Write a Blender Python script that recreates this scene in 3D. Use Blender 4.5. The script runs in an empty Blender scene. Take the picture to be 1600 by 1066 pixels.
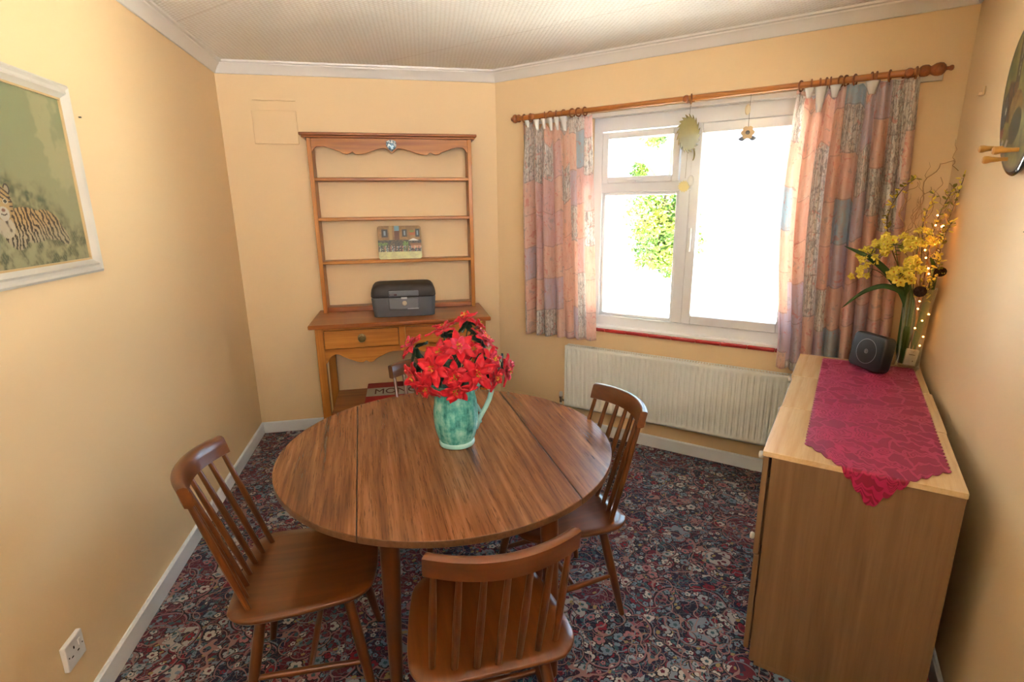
import bpy, bmesh, math, random
from math import sin, cos, pi, radians, atan2, sqrt, hypot, floor
from mathutils import Vector, Matrix, noise
C = bpy.context.scene.collection
scn = bpy.context.scene
random.seed(7)

# ------------------------------------------------------------------ camera, sky, exposure
HEAD = 0.2005          # heading of the camera, clockwise from +Y (the left wall runs along Y)
YR = 0.7691            # heading of the wall that holds the window's normal
YP = 0.7191            # heading of the right wall
CAMH = 1.6005
PITCH, ROLL = 0.24586, -0.01239
fw0 = Vector((0, cos(PITCH), -sin(PITCH))); up0 = Vector((0, sin(PITCH), cos(PITCH))); rt0 = Vector((1, 0, 0))
rt = rt0*cos(ROLL) + up0*sin(ROLL); up = -rt0*sin(ROLL) + up0*cos(ROLL)
m = Matrix((rt, up, -fw0)).transposed()
m = Matrix.Rotation(-HEAD, 3, 'Z') @ m
cam_data = bpy.data.cameras.new('camera'); cam = bpy.data.objects.new('camera', cam_data); C.objects.link(cam)
cam.matrix_world = Matrix.Translation((0, 0, CAMH)) @ m.to_4x4()
cam_data.sensor_width = 36.0; cam_data.lens = 823.95/1600*36; cam_data.clip_start = 0.02; cam_data.clip_end = 200
scn.camera = cam

WORLD_STRENGTH = 0.9
scn.view_settings.view_transform = 'Standard'; scn.view_settings.look = 'None'
scn.view_settings.gamma = 1; scn.view_settings.use_curve_mapping = False
scn.view_settings.exposure = 3.35
w = bpy.data.worlds.new('sky'); scn.world = w; w.use_nodes = True
bg = w.node_tree.nodes['Background']; bg.inputs[0].default_value = (0.52, 0.75, 1.0, 1); bg.inputs[1].default_value = WORLD_STRENGTH

sun = bpy.data.lights.new('sun', 'SUN'); sun.energy = 20.5; sun.angle = radians(1.0); sun.color = (1, .97, .92)
so_ = bpy.data.objects.new('sun', sun); C.objects.link(so_); so_.location = (6, 6, 9)
so_.rotation_euler = Vector((.795, -.615, -1.15)).to_track_quat('-Z', 'Y').to_euler()

def U(a): return Vector((sin(a), cos(a), 0))
def Pp(a): return Vector((cos(a), -sin(a), 0))
def F(h, x, y, z=0.0):      # frame coordinates -> world
    return Pp(h)*x + U(h)*y + Vector((0, 0, z))

def portal(name, h, x, y, z, sx, sz, inward):
    l = bpy.data.lights.new(name, 'AREA'); l.shape = 'RECTANGLE'; l.size = sx; l.size_y = sz
    l.cycles.is_portal = True; l.energy = 1
    o = bpy.data.objects.new(name, l); C.objects.link(o)
    d = U(h)*inward
    o.matrix_world = Matrix.Translation(F(h, x, y, z)) @ d.to_track_quat('-Z', 'Z').to_matrix().to_4x4()
    return o
portal('window_daylight', YR, -0.85, 3.60, 1.49, 1.36, 1.44, -1)
portal('rear_fill_portal', 0, 0.30, -2.62, 1.60, 2.60, 1.36, 1)  # sky portal for the added rear window

# ------------------------------------------------------------------ helpers
def s2l(c):
    c = c/255.0
    return c/12.92 if c <= 0.04045 else ((c+0.055)/1.055)**2.4
def rgb(r, g, b): return (s2l(r), s2l(g), s2l(b), 1)

class NT:
    def __init__(s, name):
        s.m = bpy.data.materials.new(name); s.m.use_nodes = True
        s.t = s.m.node_tree; s.t.nodes.clear()
        s.out = s.t.nodes.new('ShaderNodeOutputMaterial')
    def node(s, typ, props=None, **ins):
        n = s.t.nodes.new(typ)
        for k, v in (props or {}).items(): setattr(n, k, v)
        for k, v in ins.items():
            k = k.replace('_', ' ') if k.replace('_', ' ') in n.inputs else k
            s.put(n.inputs[k], v)
        return n
    def put(s, sock, v):
        if hasattr(v, 'is_output'): s.t.links.new(v, sock)
        elif v is not None:
            if isinstance(v, (tuple, list)) and sock.type == 'RGBA' and len(v) == 3: v = (*v, 1)
            sock.default_value = v
    def math(s, op, a, b=None, c=None, clamp=False):
        n = s.t.nodes.new('ShaderNodeMath'); n.operation = op; n.use_clamp = clamp
        for i, v in enumerate((a, b, c)):
            if v is not None: s.put(n.inputs[i], v)
        return n.outputs[0]
    def vmath(s, op, a, b=None, out=0, scale=None):
        n = s.t.nodes.new('ShaderNodeVectorMath'); n.operation = op
        s.put(n.inputs[0], a)
        if b is not None: s.put(n.inputs[1], b)
        if scale is not None: s.put(n.inputs['Scale'], scale)
        return n.outputs[out]
    def mix(s, f, a, b):
        n = s.t.nodes.new('ShaderNodeMix'); n.data_type = 'RGBA'
        s.put(n.inputs[0], f); s.put(n.inputs[6], a); s.put(n.inputs[7], b)
        return n.outputs[2]
    def noise(s, vec, scale, detail=3, rough=.5, col=False, dist=0):
        n = s.node('ShaderNodeTexNoise', Vector=vec, Scale=scale, Detail=detail, Roughness=rough, Distortion=dist)
        return n.outputs[1 if col else 0]
    def ramp(s, f, stops, interp='LINEAR'):
        n = s.t.nodes.new('ShaderNodeValToRGB'); s.put(n.inputs[0], f)
        r = n.color_ramp; r.interpolation = interp
        while len(r.elements) < len(stops): r.elements.new(.5)
        for e, (p, c) in zip(r.elements, stops): e.position = p; e.color = c if len(c) == 4 else (*c, 1)
        return n.outputs[0]
    def coords(s, k='Object'): return s.node('ShaderNodeTexCoord').outputs[k]
    def mapv(s, vec, scale=(1, 1, 1), loc=(0, 0, 0), rot=(0, 0, 0)):
        return s.node('ShaderNodeMapping', Vector=vec, Scale=scale, Location=loc, Rotation=rot).outputs[0]
    def bump(s, h, strength=.3, dist=.002):
        return s.node('ShaderNodeBump', Strength=strength, Distance=dist, Height=h).outputs[0]
    def pbsdf(s, col, rough=.6, spec=.5, normal=None, **kw):
        n = s.t.nodes.new('ShaderNodeBsdfPrincipled')
        s.put(n.inputs['Base Color'], col); s.put(n.inputs['Roughness'], rough); s.put(n.inputs['Specular IOR Level'], spec)
        if normal is not None: s.put(n.inputs['Normal'], normal)
        for k, v in kw.items(): s.put(n.inputs[k.replace('_', ' ')], v)
        s.t.links.new(n.outputs[0], s.out.inputs[0]); return n
MATS = {}
def plain(name, col, rough=.5, spec=.5, var=.06, nscale=14, **kw):
    """One colour with a faint natural mottling."""
    if name in MATS: return MATS[name]
    t = NT(name); n = t.noise(t.coords(), nscale, 3)
    d = tuple(c*(1-var) for c in col[:3]); l = tuple(min(1, c*(1+var)) for c in col[:3])
    t.pbsdf(t.mix(n, d, l), rough, spec, **kw); MATS[name] = t.m; return t.m
def wood(name, dark, mid, light, axis=1, s=1.0, rough=.4, spec=.5, fig=1.0, coat=0.0, pore=.35):
    t = NT(name); co = t.coords()
    sc = [9*s, 9*s, 9*s]; sc[axis] = .7*s
    v = t.mapv(co, tuple(sc))
    n1 = t.noise(v, 1.0, 4, .55, dist=.6*fig)
    sc2 = [260*s, 260*s, 260*s]; sc2[axis] = 9*s
    n2 = t.noise(t.mapv(co, tuple(sc2)), 1.0, 3, .6)
    sc3 = [60*s, 60*s, 60*s]; sc3[axis] = 2.2*s
    n3 = t.noise(t.mapv(co, tuple(sc3)), 1.0, 3, .6)
    f = t.math('ADD', t.math('MULTIPLY', n1, .55), t.math('MULTIPLY', n3, .45))
    c = t.ramp(f, [(.34, dark), (.5, mid), (.66, light)])
    p = t.math('GREATER_THAN', n2, .60)
    c = t.mix(t.math('MULTIPLY', p, pore), c, tuple(x*.55 for x in dark[:3]))
    t.pbsdf(c, rough, spec, normal=t.bump(n2, .08, .0006), Coat_Weight=coat, Coat_Roughness=.12)
    MATS[name] = t.m; return t.m

class MB:
    def __init__(s): s.v = []; s.f = []; s.uv = None; s.col = None
    def add(s, vs, fs):
        o = len(s.v); s.v += [Vector(p) for p in vs]; s.f += [tuple(i+o for i in f) for f in fs]; return s
    def box(s, x0, x1, y0, y1, z0, z1, M=None):
        vs = [Vector((x, y, z)) for z in (z0, z1) for y in (y0, y1) for x in (x0, x1)]
        if M is not None: vs = [M @ p for p in vs]
        return s.add(vs, [(0, 2, 3, 1), (4, 5, 7, 6), (0, 1, 5, 4), (2, 6, 7, 3), (0, 4, 6, 2), (1, 3, 7, 5)])
    def prism(s, pts, z0, z1, M=None, top_scale=None):
        n = len(pts); vs = [Vector((p[0], p[1], z0)) for p in pts] + [Vector((p[0], p[1], z1)) for p in pts]
        if M is not None: vs = [M @ p for p in vs]
        return s.add(vs, [tuple(range(n-1, -1, -1)), tuple(range(n, 2*n))] + [(i, (i+1) % n, n+(i+1) % n, n+i) for i in range(n)])
    def rings(s, rings, closed_ends=True):
        n = len(rings[0]); o = len(s.v)
        for r in rings: s.v += [Vector(p) for p in r]
        for k in range(len(rings)-1):
            for i in range(n):
                a = o+k*n+i; b = o+k*n+(i+1) % n
                s.f.append((a, b, b+n, a+n))
        if closed_ends:
            s.f.append(tuple(o+i for i in range(n-1, -1, -1))); s.f.append(tuple(o+(len(rings)-1)*n+i for i in range(n)))
        return s
    def lathe(s, prof, c=(0, 0, 0), n=24, M=None, ends=True):
        c = Vector(c); R = []
        for r, z in prof:
            ring = [Vector((r*cos(2*pi*i/n), r*sin(2*pi*i/n), z)) for i in range(n)]
            if M is not None: ring = [M @ p for p in ring]
            R.append([p+c for p in ring])
        return s.rings(R, ends)
    def tube(s, pts, rad, n=10, ends=True, flat=None):
        pts = [Vector(p) for p in pts]; R = []; prev = None
        for i, p in enumerate(pts):
            t = (pts[min(i+1, len(pts)-1)] - pts[max(i-1, 0)]).normalized()
            if prev is None:
                a = Vector((0, 0, 1)) if abs(t.z) < .9 else Vector((1, 0, 0)); x = t.cross(a).normalized()
            else: x = (prev - t*prev.dot(t)).normalized()
            prev = x; y = t.cross(x)
            r = rad[i] if isinstance(rad, (list, tuple)) else rad
            fl = 1 if flat is None else flat
            R.append([p + x*r*cos(2*pi*k/n) + y*r*fl*sin(2*pi*k/n) for k in range(n)])
        return s.rings(R, ends)
    def sphere(s, c, r, nu=12, nv=8, sc=(1, 1, 1), M=None):
        prof = [(r*sin(pi*k/nv)+1e-5, -r*cos(pi*k/nv)) for k in range(nv+1)]
        S = Matrix.Diagonal(Vector(sc)).to_3x3()
        if M is not None: S = M @ S
        return s.lathe(prof, c, nu, S)
    def grid(s, f, nu, nv, closed=False):
        o = len(s.v)
        for j in range(nv+1):
            for i in range(nu+1): s.v.append(Vector(f(i/nu, j/nv)))
        for j in range(nv):
            for i in range(nu):
                a = o+j*(nu+1)+i; s.f.append((a, a+1, a+nu+2, a+nu+1))
        return s

CUR = [Vector((0, 0, 0))]   # base point (in the thing's own frame) that part coordinates are measured from
def setp(o, label=None, cat=None, group=None, kind=None):
    if label: o['label'] = label
    if cat: o['category'] = cat
    if group: o['group'] = group
    if kind: o['kind'] = kind
    return o
def thing(name, label, cat, base=(0, 0, 0), h=0.0, group=None):
    o = bpy.data.objects.new(name, None); C.objects.link(o); o.empty_display_size = .05
    o.location = F(h, *base); o.rotation_euler = (0, 0, -h); CUR[0] = Vector(base)
    return setp(o, label, cat, group)
def mk(name, mb, mat, parent=None, bevel=0, smooth=True, ang=35, h=0.0, base=None, solid=0, sub=0, label=None, seg=2):
    """mb -> one mesh object. Coordinates are frame coordinates; the base point is taken off."""
    b = CUR[0] if parent is not None and base is None else Vector(base or (0, 0, 0))
    me = bpy.data.meshes.new(name)
    me.from_pydata([tuple(p-b) for p in mb.v], [], mb.f); me.update()
    if mb.uv is not None:
        l = me.uv_layers.new(name='UVMap')
        for lp in me.loops: l.data[lp.index].uv = mb.uv[lp.vertex_index]
    if mb.col is not None:
        ca = me.color_attributes.new('Col', 'FLOAT_COLOR', 'POINT')
        for i, c in enumerate(mb.col): ca.data[i].color = (c[0], c[1], c[2], 1)
    bm = bmesh.new(); bm.from_mesh(me); bmesh.ops.recalc_face_normals(bm, faces=bm.faces); bm.to_mesh(me); bm.free()
    if smooth:
        for p in me.polygons: p.use_smooth = True
        me.set_sharp_from_angle(angle=radians(ang))
    me.materials.append(mat)
    o = bpy.data.objects.new(name, me); C.objects.link(o)
    if parent is not None: o.parent = parent
    else: o.location = F(h, *b); o.rotation_euler = (0, 0, -h)
    if solid:
        md = o.modifiers.new('solid', 'SOLIDIFY'); md.thickness = solid; md.offset = 0
    if sub:
        md = o.modifiers.new('sub', 'SUBSURF'); md.levels = sub; md.render_levels = sub
    if bevel:
        md = o.modifiers.new('bevel', 'BEVEL'); md.width = bevel; md.segments = seg; md.limit_method = 'ANGLE'; md.angle_limit = radians(40)
    if label: o['label'] = label
    return o
def sub_base(o): pass
def kid(name, mb, mat, parent, **kw): return mk(name, mb, mat, parent, **kw)
def solo(name, mb, mat, label, cat, base, h=0.0, group=None, **kw):
    o = mk(name, mb, mat, None, h=h, base=base, **kw); return setp(o, label, cat, group)
def struct(name, mb, mat, parent=None, **kw):
    CUR[0] = Vector((0, 0, 0))
    o = mk(name, mb, mat, parent, **kw)
    if parent is None: o['kind'] = 'structure'
    return o
def B(*a, **k): return MB().box(*a, **k)
def dup(root, loc, rz, label, group=None):
    r = root.copy(); C.objects.link(r); r.location = loc; r.rotation_euler = (0, 0, rz); r['label'] = label
    if group: r['group'] = group
    for ch in list(root.children):
        c = ch.copy(); C.objects.link(c); c.parent = r
        for g in ch.children:
            d = g.copy(); C.objects.link(d); d.parent = c
    return r
def text_mb(s, size, M, depth=.0006, font_w=None, bold=.0):
    cu = bpy.data.curves.new('lettering', 'FONT'); cu.body = s; cu.size = size; cu.extrude = depth; cu.offset = bold
    cu.align_x = 'CENTER'; cu.align_y = 'CENTER'
    o = bpy.data.objects.new('lettering', cu); C.objects.link(o)
    bpy.context.view_layer.update()
    me = bpy.data.meshes.new_from_object(o.evaluated_get(bpy.context.evaluated_depsgraph_get()))
    mb = MB().add([M @ v.co for v in me.vertices], [tuple(p.vertices) for p in me.polygons])
    bpy.data.objects.remove(o); bpy.data.curves.remove(cu); bpy.data.meshes.remove(me)
    return mb
def fbm(x, y, s=1.0, o=3, seed=0.0):
    return noise.fractal(Vector((x*s+seed, y*s-seed*.7, seed*1.3)), .6, 2.0, o)
def sstep(a, b, x):
    t = max(0, min(1, (x-a)/(b-a))); return t*t*(3-2*t)
def lerp3(a, b, t): return tuple(a[i]*(1-t)+b[i]*t for i in range(3))

# ------------------------------------------------------------------ materials
def wallpaint():
    t = NT('peach_wall_paint'); co = t.coords()
    n = t.noise(co, 1.3, 3); n2 = t.noise(co, 160, 3)
    c = t.mix(n, rgb(240, 208, 160), rgb(243, 213, 167))
    t.pbsdf(c, .62, .35, normal=t.bump(n2, .12, .002)); return t.m
WALL = wallpaint()
WHITE = plain('white_gloss_paint', rgb(232, 228, 222), .35, .5, .02)
UPVC = plain('white_plastic_frame', rgb(240, 240, 242), .3, .5, .01)
def ceiling_mat():
    t = NT('ceiling_embossed_paper'); co = t.coords()
    v = t.mapv(co, (1, 1, 1), rot=(0, 0, YR))
    sep = t.node('ShaderNodeSeparateXYZ', Vector=v); x, y = sep.outputs[0], sep.outputs[1]
    # basket weave made from offset short dashes
    cx = t.math('MULTIPLY', x, 34.0); cy = t.math('MULTIPLY', y, 60.0)
    row = t.math('FLOOR', cy)
    off = t.math('MULTIPLY', t.math('MODULO', row, 2.0), .5)
    fx = t.math('FRACT', t.math('ADD', cx, off)); fy = t.math('FRACT', cy)
    wob = t.noise(v, 40, 2)
    dash = t.math('MULTIPLY', t.math('SINE', t.math('MULTIPLY', fx, pi)), t.math('SINE', t.math('MULTIPLY', fy, pi)))
    dash = t.math('ADD', dash, t.math('MULTIPLY', wob, .7))
    seam = t.math('LESS_THAN', t.math('ABSOLUTE', t.math('SUBTRACT', t.math('FRACT', t.math('ADD', t.math('DIVIDE', x, .56), .11)), .5)), .006)
    seam2 = t.math('LESS_THAN', t.math('ABSOLUTE', t.math('SUBTRACT', t.math('FRACT', t.math('ADD', t.math('DIVIDE', y, 1.12), .08)), .5)), .002)
    c = t.mix(t.math('MULTIPLY', dash, .85, clamp=True), rgb(232, 226, 218), rgb(252, 251, 248))
    c = t.mix(t.math('MULTIPLY', seam, .6), c, rgb(250, 246, 238))
    c = t.mix(t.math('MULTIPLY', seam2, .4), c, rgb(180, 165, 150))
    t.pbsdf(c, .8, .2, normal=t.bump(dash, .6, .004)); return t.m
CEIL = ceiling_mat()

def carpet_mat():
    t = NT('patterned_axminster_carpet'); co = t.coords()
    nz = t.noise(co, 5, 2, col=True)
    P = t.vmath('ADD', co, t.vmath('SCALE', t.vmath('SUBTRACT', nz, (.5, .5, .5)), scale=.035))
    def flower(scale, rnd, R, pet, amp, seed, sq=1.0):
        v = t.mapv(P, (scale, scale*sq, 0), (seed, seed*1.7, 0))
        vo = t.node('ShaderNodeTexVoronoi', {'voronoi_dimensions': '2D'}, Vector=v, Scale=1.0, Randomness=rnd)
        d = t.vmath('SUBTRACT', v, vo.outputs['Position'])
        sp = t.node('ShaderNodeSeparateXYZ', Vector=d); x, y = sp.outputs[0], sp.outputs[1]
        r = t.math('DIVIDE', t.math('SQRT', t.math('ADD', t.math('MULTIPLY', x, x), t.math('MULTIPLY', y, y))), scale)
        cs = t.node('ShaderNodeSeparateColor', Color=vo.outputs['Color'])
        h, h2, h3 = cs.outputs[0], cs.outputs[1], cs.outputs[2]
        a = t.math('ARCTAN2', y, x)
        cw = t.math('ABSOLUTE', t.math('COSINE', t.math('ADD', t.math('MULTIPLY', a, pet/2), t.math('MULTIPLY', h, 6.28))))
        lob = t.math('ADD', 1.0-amp, t.math('MULTIPLY', t.math('POWER', cw, .55), amp*1.35))
        rr = t.math('DIVIDE', r, t.math('MULTIPLY', lob, t.math('MULTIPLY', R, t.math('ADD', .75, t.math('MULTIPLY', h3, .5)))))
        return rr, h, h2
    def lt(a, b): return t.math('LESS_THAN', a, b)
    def band(a, lo, hi): return t.math('MULTIPLY', t.math('GREATER_THAN', a, lo), t.math('LESS_THAN', a, hi))
    navy, burg, cream, gb, teal, pink, gold, blk = rgb(26, 28, 62), rgb(96, 22, 44), rgb(196, 186, 178), rgb(120, 138, 154), rgb(56, 92, 102), rgb(172, 112, 118), rgb(160, 140, 92), rgb(14, 14, 26)
    # large winding medallions
    rr, h, h2 = flower(2.9, .6, .155, 6, .16, 3.3)
    base = t.mix(t.math('GREATER_THAN', t.noise(P, 4.1, 2), .52), navy, rgb(58, 20, 44))
    c = t.mix(lt(rr, 1.0), base, t.mix(t.math('GREATER_THAN', h, .5), burg, rgb(20, 22, 50)))
    c = t.mix(band(rr, .98, 1.03), c, pink); c = t.mix(band(rr, 1.07, 1.10), c, gb); c = t.mix(band(rr, .64, .67), c, rgb(120, 60, 76))
    # scrolls
    for sc, wd, colr, sd in ((15, .012, rgb(142, 84, 96), 0), (24, .012, rgb(100, 116, 128), 5), (33, .012, rgb(124, 98, 88), 9)):
        n = t.noise(t.mapv(P, (1, 1, 0), (sd, sd, 0)), sc, 1.0)
        c = t.mix(lt(t.math('ABSOLUTE', t.math('SUBTRACT', n, .5)), wd), c, colr)
    # pale lobed rosettes
    rr, h, h2 = flower(5.2, .7, .056, 5, .26, 7.9)
    k = t.math('GREATER_THAN', h2, .45)
    def K(x): return t.math('MULTIPLY', x, k)
    c = t.mix(K(lt(rr, 1.16)), c, blk); c = t.mix(K(lt(rr, 1.08)), c, rgb(120, 40, 60))
    c = t.mix(K(lt(rr, .98)), c, t.ramp(h, [(0, rgb(178, 170, 166)), (.55, rgb(132, 140, 150)), (.8, rgb(110, 32, 52))], 'CONSTANT'))
    c = t.mix(K(lt(rr, .40)), c, rgb(60, 36, 62))
    # leaves
    rr, h, h2 = flower(36, .95, .0080, 2, .5, 11.1)
    c = t.mix(t.math('MULTIPLY', lt(rr, 1.0), t.math('GREATER_THAN', h2, .25)), c, t.ramp(h, [(0, teal), (.35, gb), (.6, burg), (.85, gold)], 'CONSTANT'))
    # small flowers, two sizes
    for sc, rd, R_, sd in ((33, .9, .0105, 1.7), (17, .85, .0200, 5.2)):
        rr, h, h2 = flower(sc, rd, R_, 5, .34, sd)
        k = t.math('MULTIPLY', t.math('GREATER_THAN', h2, .30 if sc == 30 else .5), t.math('GREATER_THAN', t.noise(P, 8.5 if sc == 30 else 6.5, 1), .44))
        c = t.mix(t.math('MULTIPLY', lt(rr, 1.22), k), c, blk)
        c = t.mix(t.math('MULTIPLY', lt(rr, 1.0), k), c, t.ramp(h, [(0, cream), (.28, pink), (.42, gb), (.72, rgb(160, 164, 168)), (.88, rgb(140, 30, 50))], 'CONSTANT'))
        c = t.mix(t.math('MULTIPLY', lt(rr, .36), k), c, t.ramp(h2, [(0, burg), (.7, teal)], 'CONSTANT'))
    rr, h, h2 = flower(2.9, .6, .155, 6, .16, 3.3)
    c = t.mix(band(rr, .985, 1.02), c, rgb(150, 104, 112)); c = t.mix(band(rr, 1.02, 1.05), c, blk); c = t.mix(band(rr, .62, .65), c, rgb(126, 132, 142))
    rr, h, h2 = flower(4.4, .8, .085, 5, .22, 13.1)
    c = t.mix(t.math('MULTIPLY', band(rr, .95, 1.0), .85), c, rgb(156, 122, 116)); c = t.mix(t.math('MULTIPLY', band(rr, 1.0, 1.05), .8), c, blk)
    n = t.noise(t.mapv(P, (1, 1, 0), (4, 2, 0)), 7.5, 1.5)
    c = t.mix(lt(t.math('ABSOLUTE', t.math('SUBTRACT', n, .5)), .008), c, rgb(160, 120, 116))
    tuft = t.noise(co, 420, 2)
    c = t.mix(t.math('MULTIPLY', tuft, .26), c, blk)
    n = t.pbsdf(c, .95, .1, normal=t.bump(tuft, .7, .004), Sheen_Weight=.15); return t.m
CARPET = carpet_mat()
TEAK_C = (rgb(84, 43, 14), rgb(100, 53, 18), rgb(118, 65, 24))
TEAK = [wood('teak_stain_%s' % 'xyz'[a], *TEAK_C, axis=a, s=.8, rough=.28, coat=.35, pore=.08) for a in range(3)]
PINE_C = (rgb(148, 86, 30), rgb(184, 116, 46), rgb(206, 140, 62))
PINE = [wood('honey_pine_%s' % 'xyz'[a], *PINE_C, axis=a, s=.8, rough=.38, coat=.1, pore=.1, spec=.35) for a in range(3)]
PINED = [wood('honey_pine_dark_%s' % 'xyz'[a], rgb(126, 66, 24), rgb(158, 90, 36), rgb(180, 112, 50), axis=a, s=.8, rough=.32, coat=.2, pore=.1, spec=.35) for a in range(3)]
TABLE = wood('walnut_laminate', rgb(84, 48, 26), rgb(128, 80, 46), rgb(158, 108, 68), axis=1, s=1.0, rough=.27, fig=3.2, pore=.55)
TEDGE = wood('walnut_laminate_edge', rgb(80, 52, 30), rgb(106, 72, 46), rgb(122, 86, 58), axis=1, s=1.4, rough=.45, pore=.3)
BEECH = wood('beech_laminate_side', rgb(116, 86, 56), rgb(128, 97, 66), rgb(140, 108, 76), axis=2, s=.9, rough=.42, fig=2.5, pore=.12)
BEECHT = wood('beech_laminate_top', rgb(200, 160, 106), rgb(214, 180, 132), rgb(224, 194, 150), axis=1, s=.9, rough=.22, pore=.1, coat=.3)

# ------------------------------------------------------------------ room shell
XL = -1.10; YB = 3.958; YW = 3.336; ZC = 2.525; T = .22
LBc = (XL, YB); BWc = (0.707, 3.958); WRc = (2.5753, 2.1496)
RXW = Pp(YR).dot(Vector((WRc[0], WRc[1], 0)))       # right corner along the window wall
LXW = Pp(YR).dot(Vector((BWc[0], BWc[1], 0)))
RD = Pp(YP).dot(Vector((WRc[0], WRc[1], 0)))        # right wall's distance
RT = U(YP).dot(Vector((WRc[0], WRc[1], 0)))
pe = F(YP, RD, 1.10); PE = (pe.x, pe.y)
REARY = -2.5; XR2 = 1.9
floor_pts = [(XL-.3, REARY-.3), (XR2+.3, REARY-.3), (XR2+.3, -.4), (3.2, 1.9), (2.7, 2.6), (1.0, 4.3), (XL-.3, 4.3)]
struct('floor', MB().prism(floor_pts, -.12, 0), CARPET, smooth=False)
struct('ceiling', MB().prism(floor_pts, ZC, ZC+.12), CEIL, smooth=False)
struct('wall_left', B(XL-T, XL, REARY-T, YB, -.05, ZC), WALL, smooth=False)
struct('wall_back', B(XL-T, BWc[0]+.06, YB, YB+T, -.05, ZC), WALL, smooth=False)
OX0, OX1, OZ0, OZ1 = -1.508, -.20, .785, 2.186
mb = MB(); t0, t1 = YW, YW+T
for x0, x1, z0, z1 in ((LXW-.03, OX0, -.05, ZC), (OX1, RXW+.1, -.05, ZC), (OX0, OX1, -.05, OZ0), (OX0, OX1, OZ1, ZC)):
    mb.box(x0, x1, t0, t1, z0, z1)
struct('wall_window', mb, WALL, smooth=False, h=YR)
struct('wall_right', B(RD, RD+T, 1.10, RT+.04, -.05, ZC), WALL, smooth=False, h=YP)
# behind the camera: invented passage; window and half wall added for the light
jog = Vector((XR2-PE[0], -.4-PE[1], 0)); ja = atan2(jog.x, jog.y)
q = Vector((PE[0], PE[1], 0)); jx, jy = q.dot(Pp(ja)), q.dot(U(ja))
struct('wall_passage', B(jx-T, jx, jy, jy+jog.length, -.05, ZC), WALL, smooth=False, h=ja)
struct('wall_side', B(XR2, XR2+T, REARY-T, -.4, -.05, ZC), WALL, smooth=False)
mb = MB(); PX0, PX1, PZ0, PZ1 = -1.0, 1.60, .92, 2.28
mb.box(XL, PX0, REARY-T, REARY, -.05, ZC); mb.box(PX1, XR2, REARY-T, REARY, -.05, ZC); mb.box(PX0, PX1, REARY-T, REARY, PZ1, ZC); mb.box(PX0, PX1, REARY-T, REARY, -.05, PZ0)
struct('wall_rear', mb, WALL, smooth=False)
struct('wall_light_baffle', B(XL, XR2, -.62, -.50, -.05, 1.40), WALL, smooth=False)  # unseen half wall, added to keep rear light off low near surfaces
mb = MB(); y0, y1 = REARY-.12, REARY-.06
for x0, x1, z0, z1 in ((PX0, PX0+.06, PZ0, PZ1), (PX1-.06, PX1, PZ0, PZ1), (PX0, PX1, PZ0, PZ0+.06), (.27, .33, PZ0, PZ1), (PX0, PX1, PZ1-.06, PZ1)):
    mb.box(x0, x1, y0, y1, z0, z1)
struct('window_rear_added', mb, UPVC, bevel=.004)  # added window, lets in fill light from behind the camera

def run(name, prof, a, b, ha, hb, mat):
    """A moulding along the inner foot or head of a wall. prof: (distance off the wall, z). ha, hb: mitre slopes."""
    a = Vector((*a, 0)); b = Vector((*b, 0)); d = (b-a).normalized(); n = Vector((d.y, -d.x, 0))
    r1 = [a + n*o + d*(o*ha) + Vector((0, 0, z)) for o, z in prof]
    r2 = [b + n*o - d*(o*hb) + Vector((0, 0, z)) for o, z in prof]
    return struct(name, MB().rings([r1, r2]), mat, ang=30)
cov = [(0, ZC), (0, 2.458), (.004, 2.455), (.010, 2.458), (.016, 2.470), (.030, 2.490), (.050, 2.505), (.052, 2.512), (.066, 2.515), (.068, ZC)]
m45 = math.tan(radians(22.5))
CR = [(XL, -2.5), LBc, BWc, WRc, PE]
mm = math.tan((pi/2 - (pi/2-.05))/2)
mit = [(0, 1), (1, math.tan((YR)/2)), (math.tan(YR/2), 1), (1, 0)]
nm = ('left', 'back', 'window', 'right')
for i in range(4):
    run('trim_%d' % (i+1), cov, CR[i], CR[i+1], mit[i][0], mit[i][1], WHITE)
BASEW = plain('white_skirting_paint', rgb(234, 236, 240), .4, .5, .03)
sk = [(0, 0), (0, .082), (.008, .082), (.014, .076), (.015, .012), (.015, 0)]
for i in range(4):
    run('baseboard_%s' % nm[i], sk, CR[i], CR[i+1], mit[i][0], mit[i][1], BASEW)
struct('trim_5', B(-2.0, .262, YW-.018, YW, 2.155, 2.180), WHITE, h=YR, bevel=.002)

# ------------------------------------------------------------------ window
CUR[0] = Vector((0, 0, 0))
def wm(rects, t0, t1):
    mb = MB()
    for x0, x1, z0, z1 in rects: mb.box(x0, x1, t0, t1, z0, z1)
    return mb
ft, fb = YW+.055, YW+.125
fr = wm([(OX0, OX0+.062, OZ0, OZ1), (OX1-.062, OX1, OZ0, OZ1), (OX0, OX1, OZ1-.112, OZ1), (OX0, OX1, OZ0, OZ0+.085),
         (-.938, -.872, OZ0+.085, OZ1-.112)], ft, fb)
W1 = bpy.data.objects.new('window_1', None); C.objects.link(W1); W1['kind'] = 'structure'; W1.location = (0, 0, 0); W1.rotation_euler = (0, 0, -YR)
mk('window_frame', fr, UPVC, W1, bevel=.004)
mk('head_trim', wm([(OX0, OX1, OZ1-.03, OZ1)], YW+.02, YW+.055), WHITE, W1, bevel=.006)
mk('transom', wm([(OX0+.062, -.938, 1.694, 1.756)], ft+.004, fb), UPVC, W1, bevel=.004)
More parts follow.
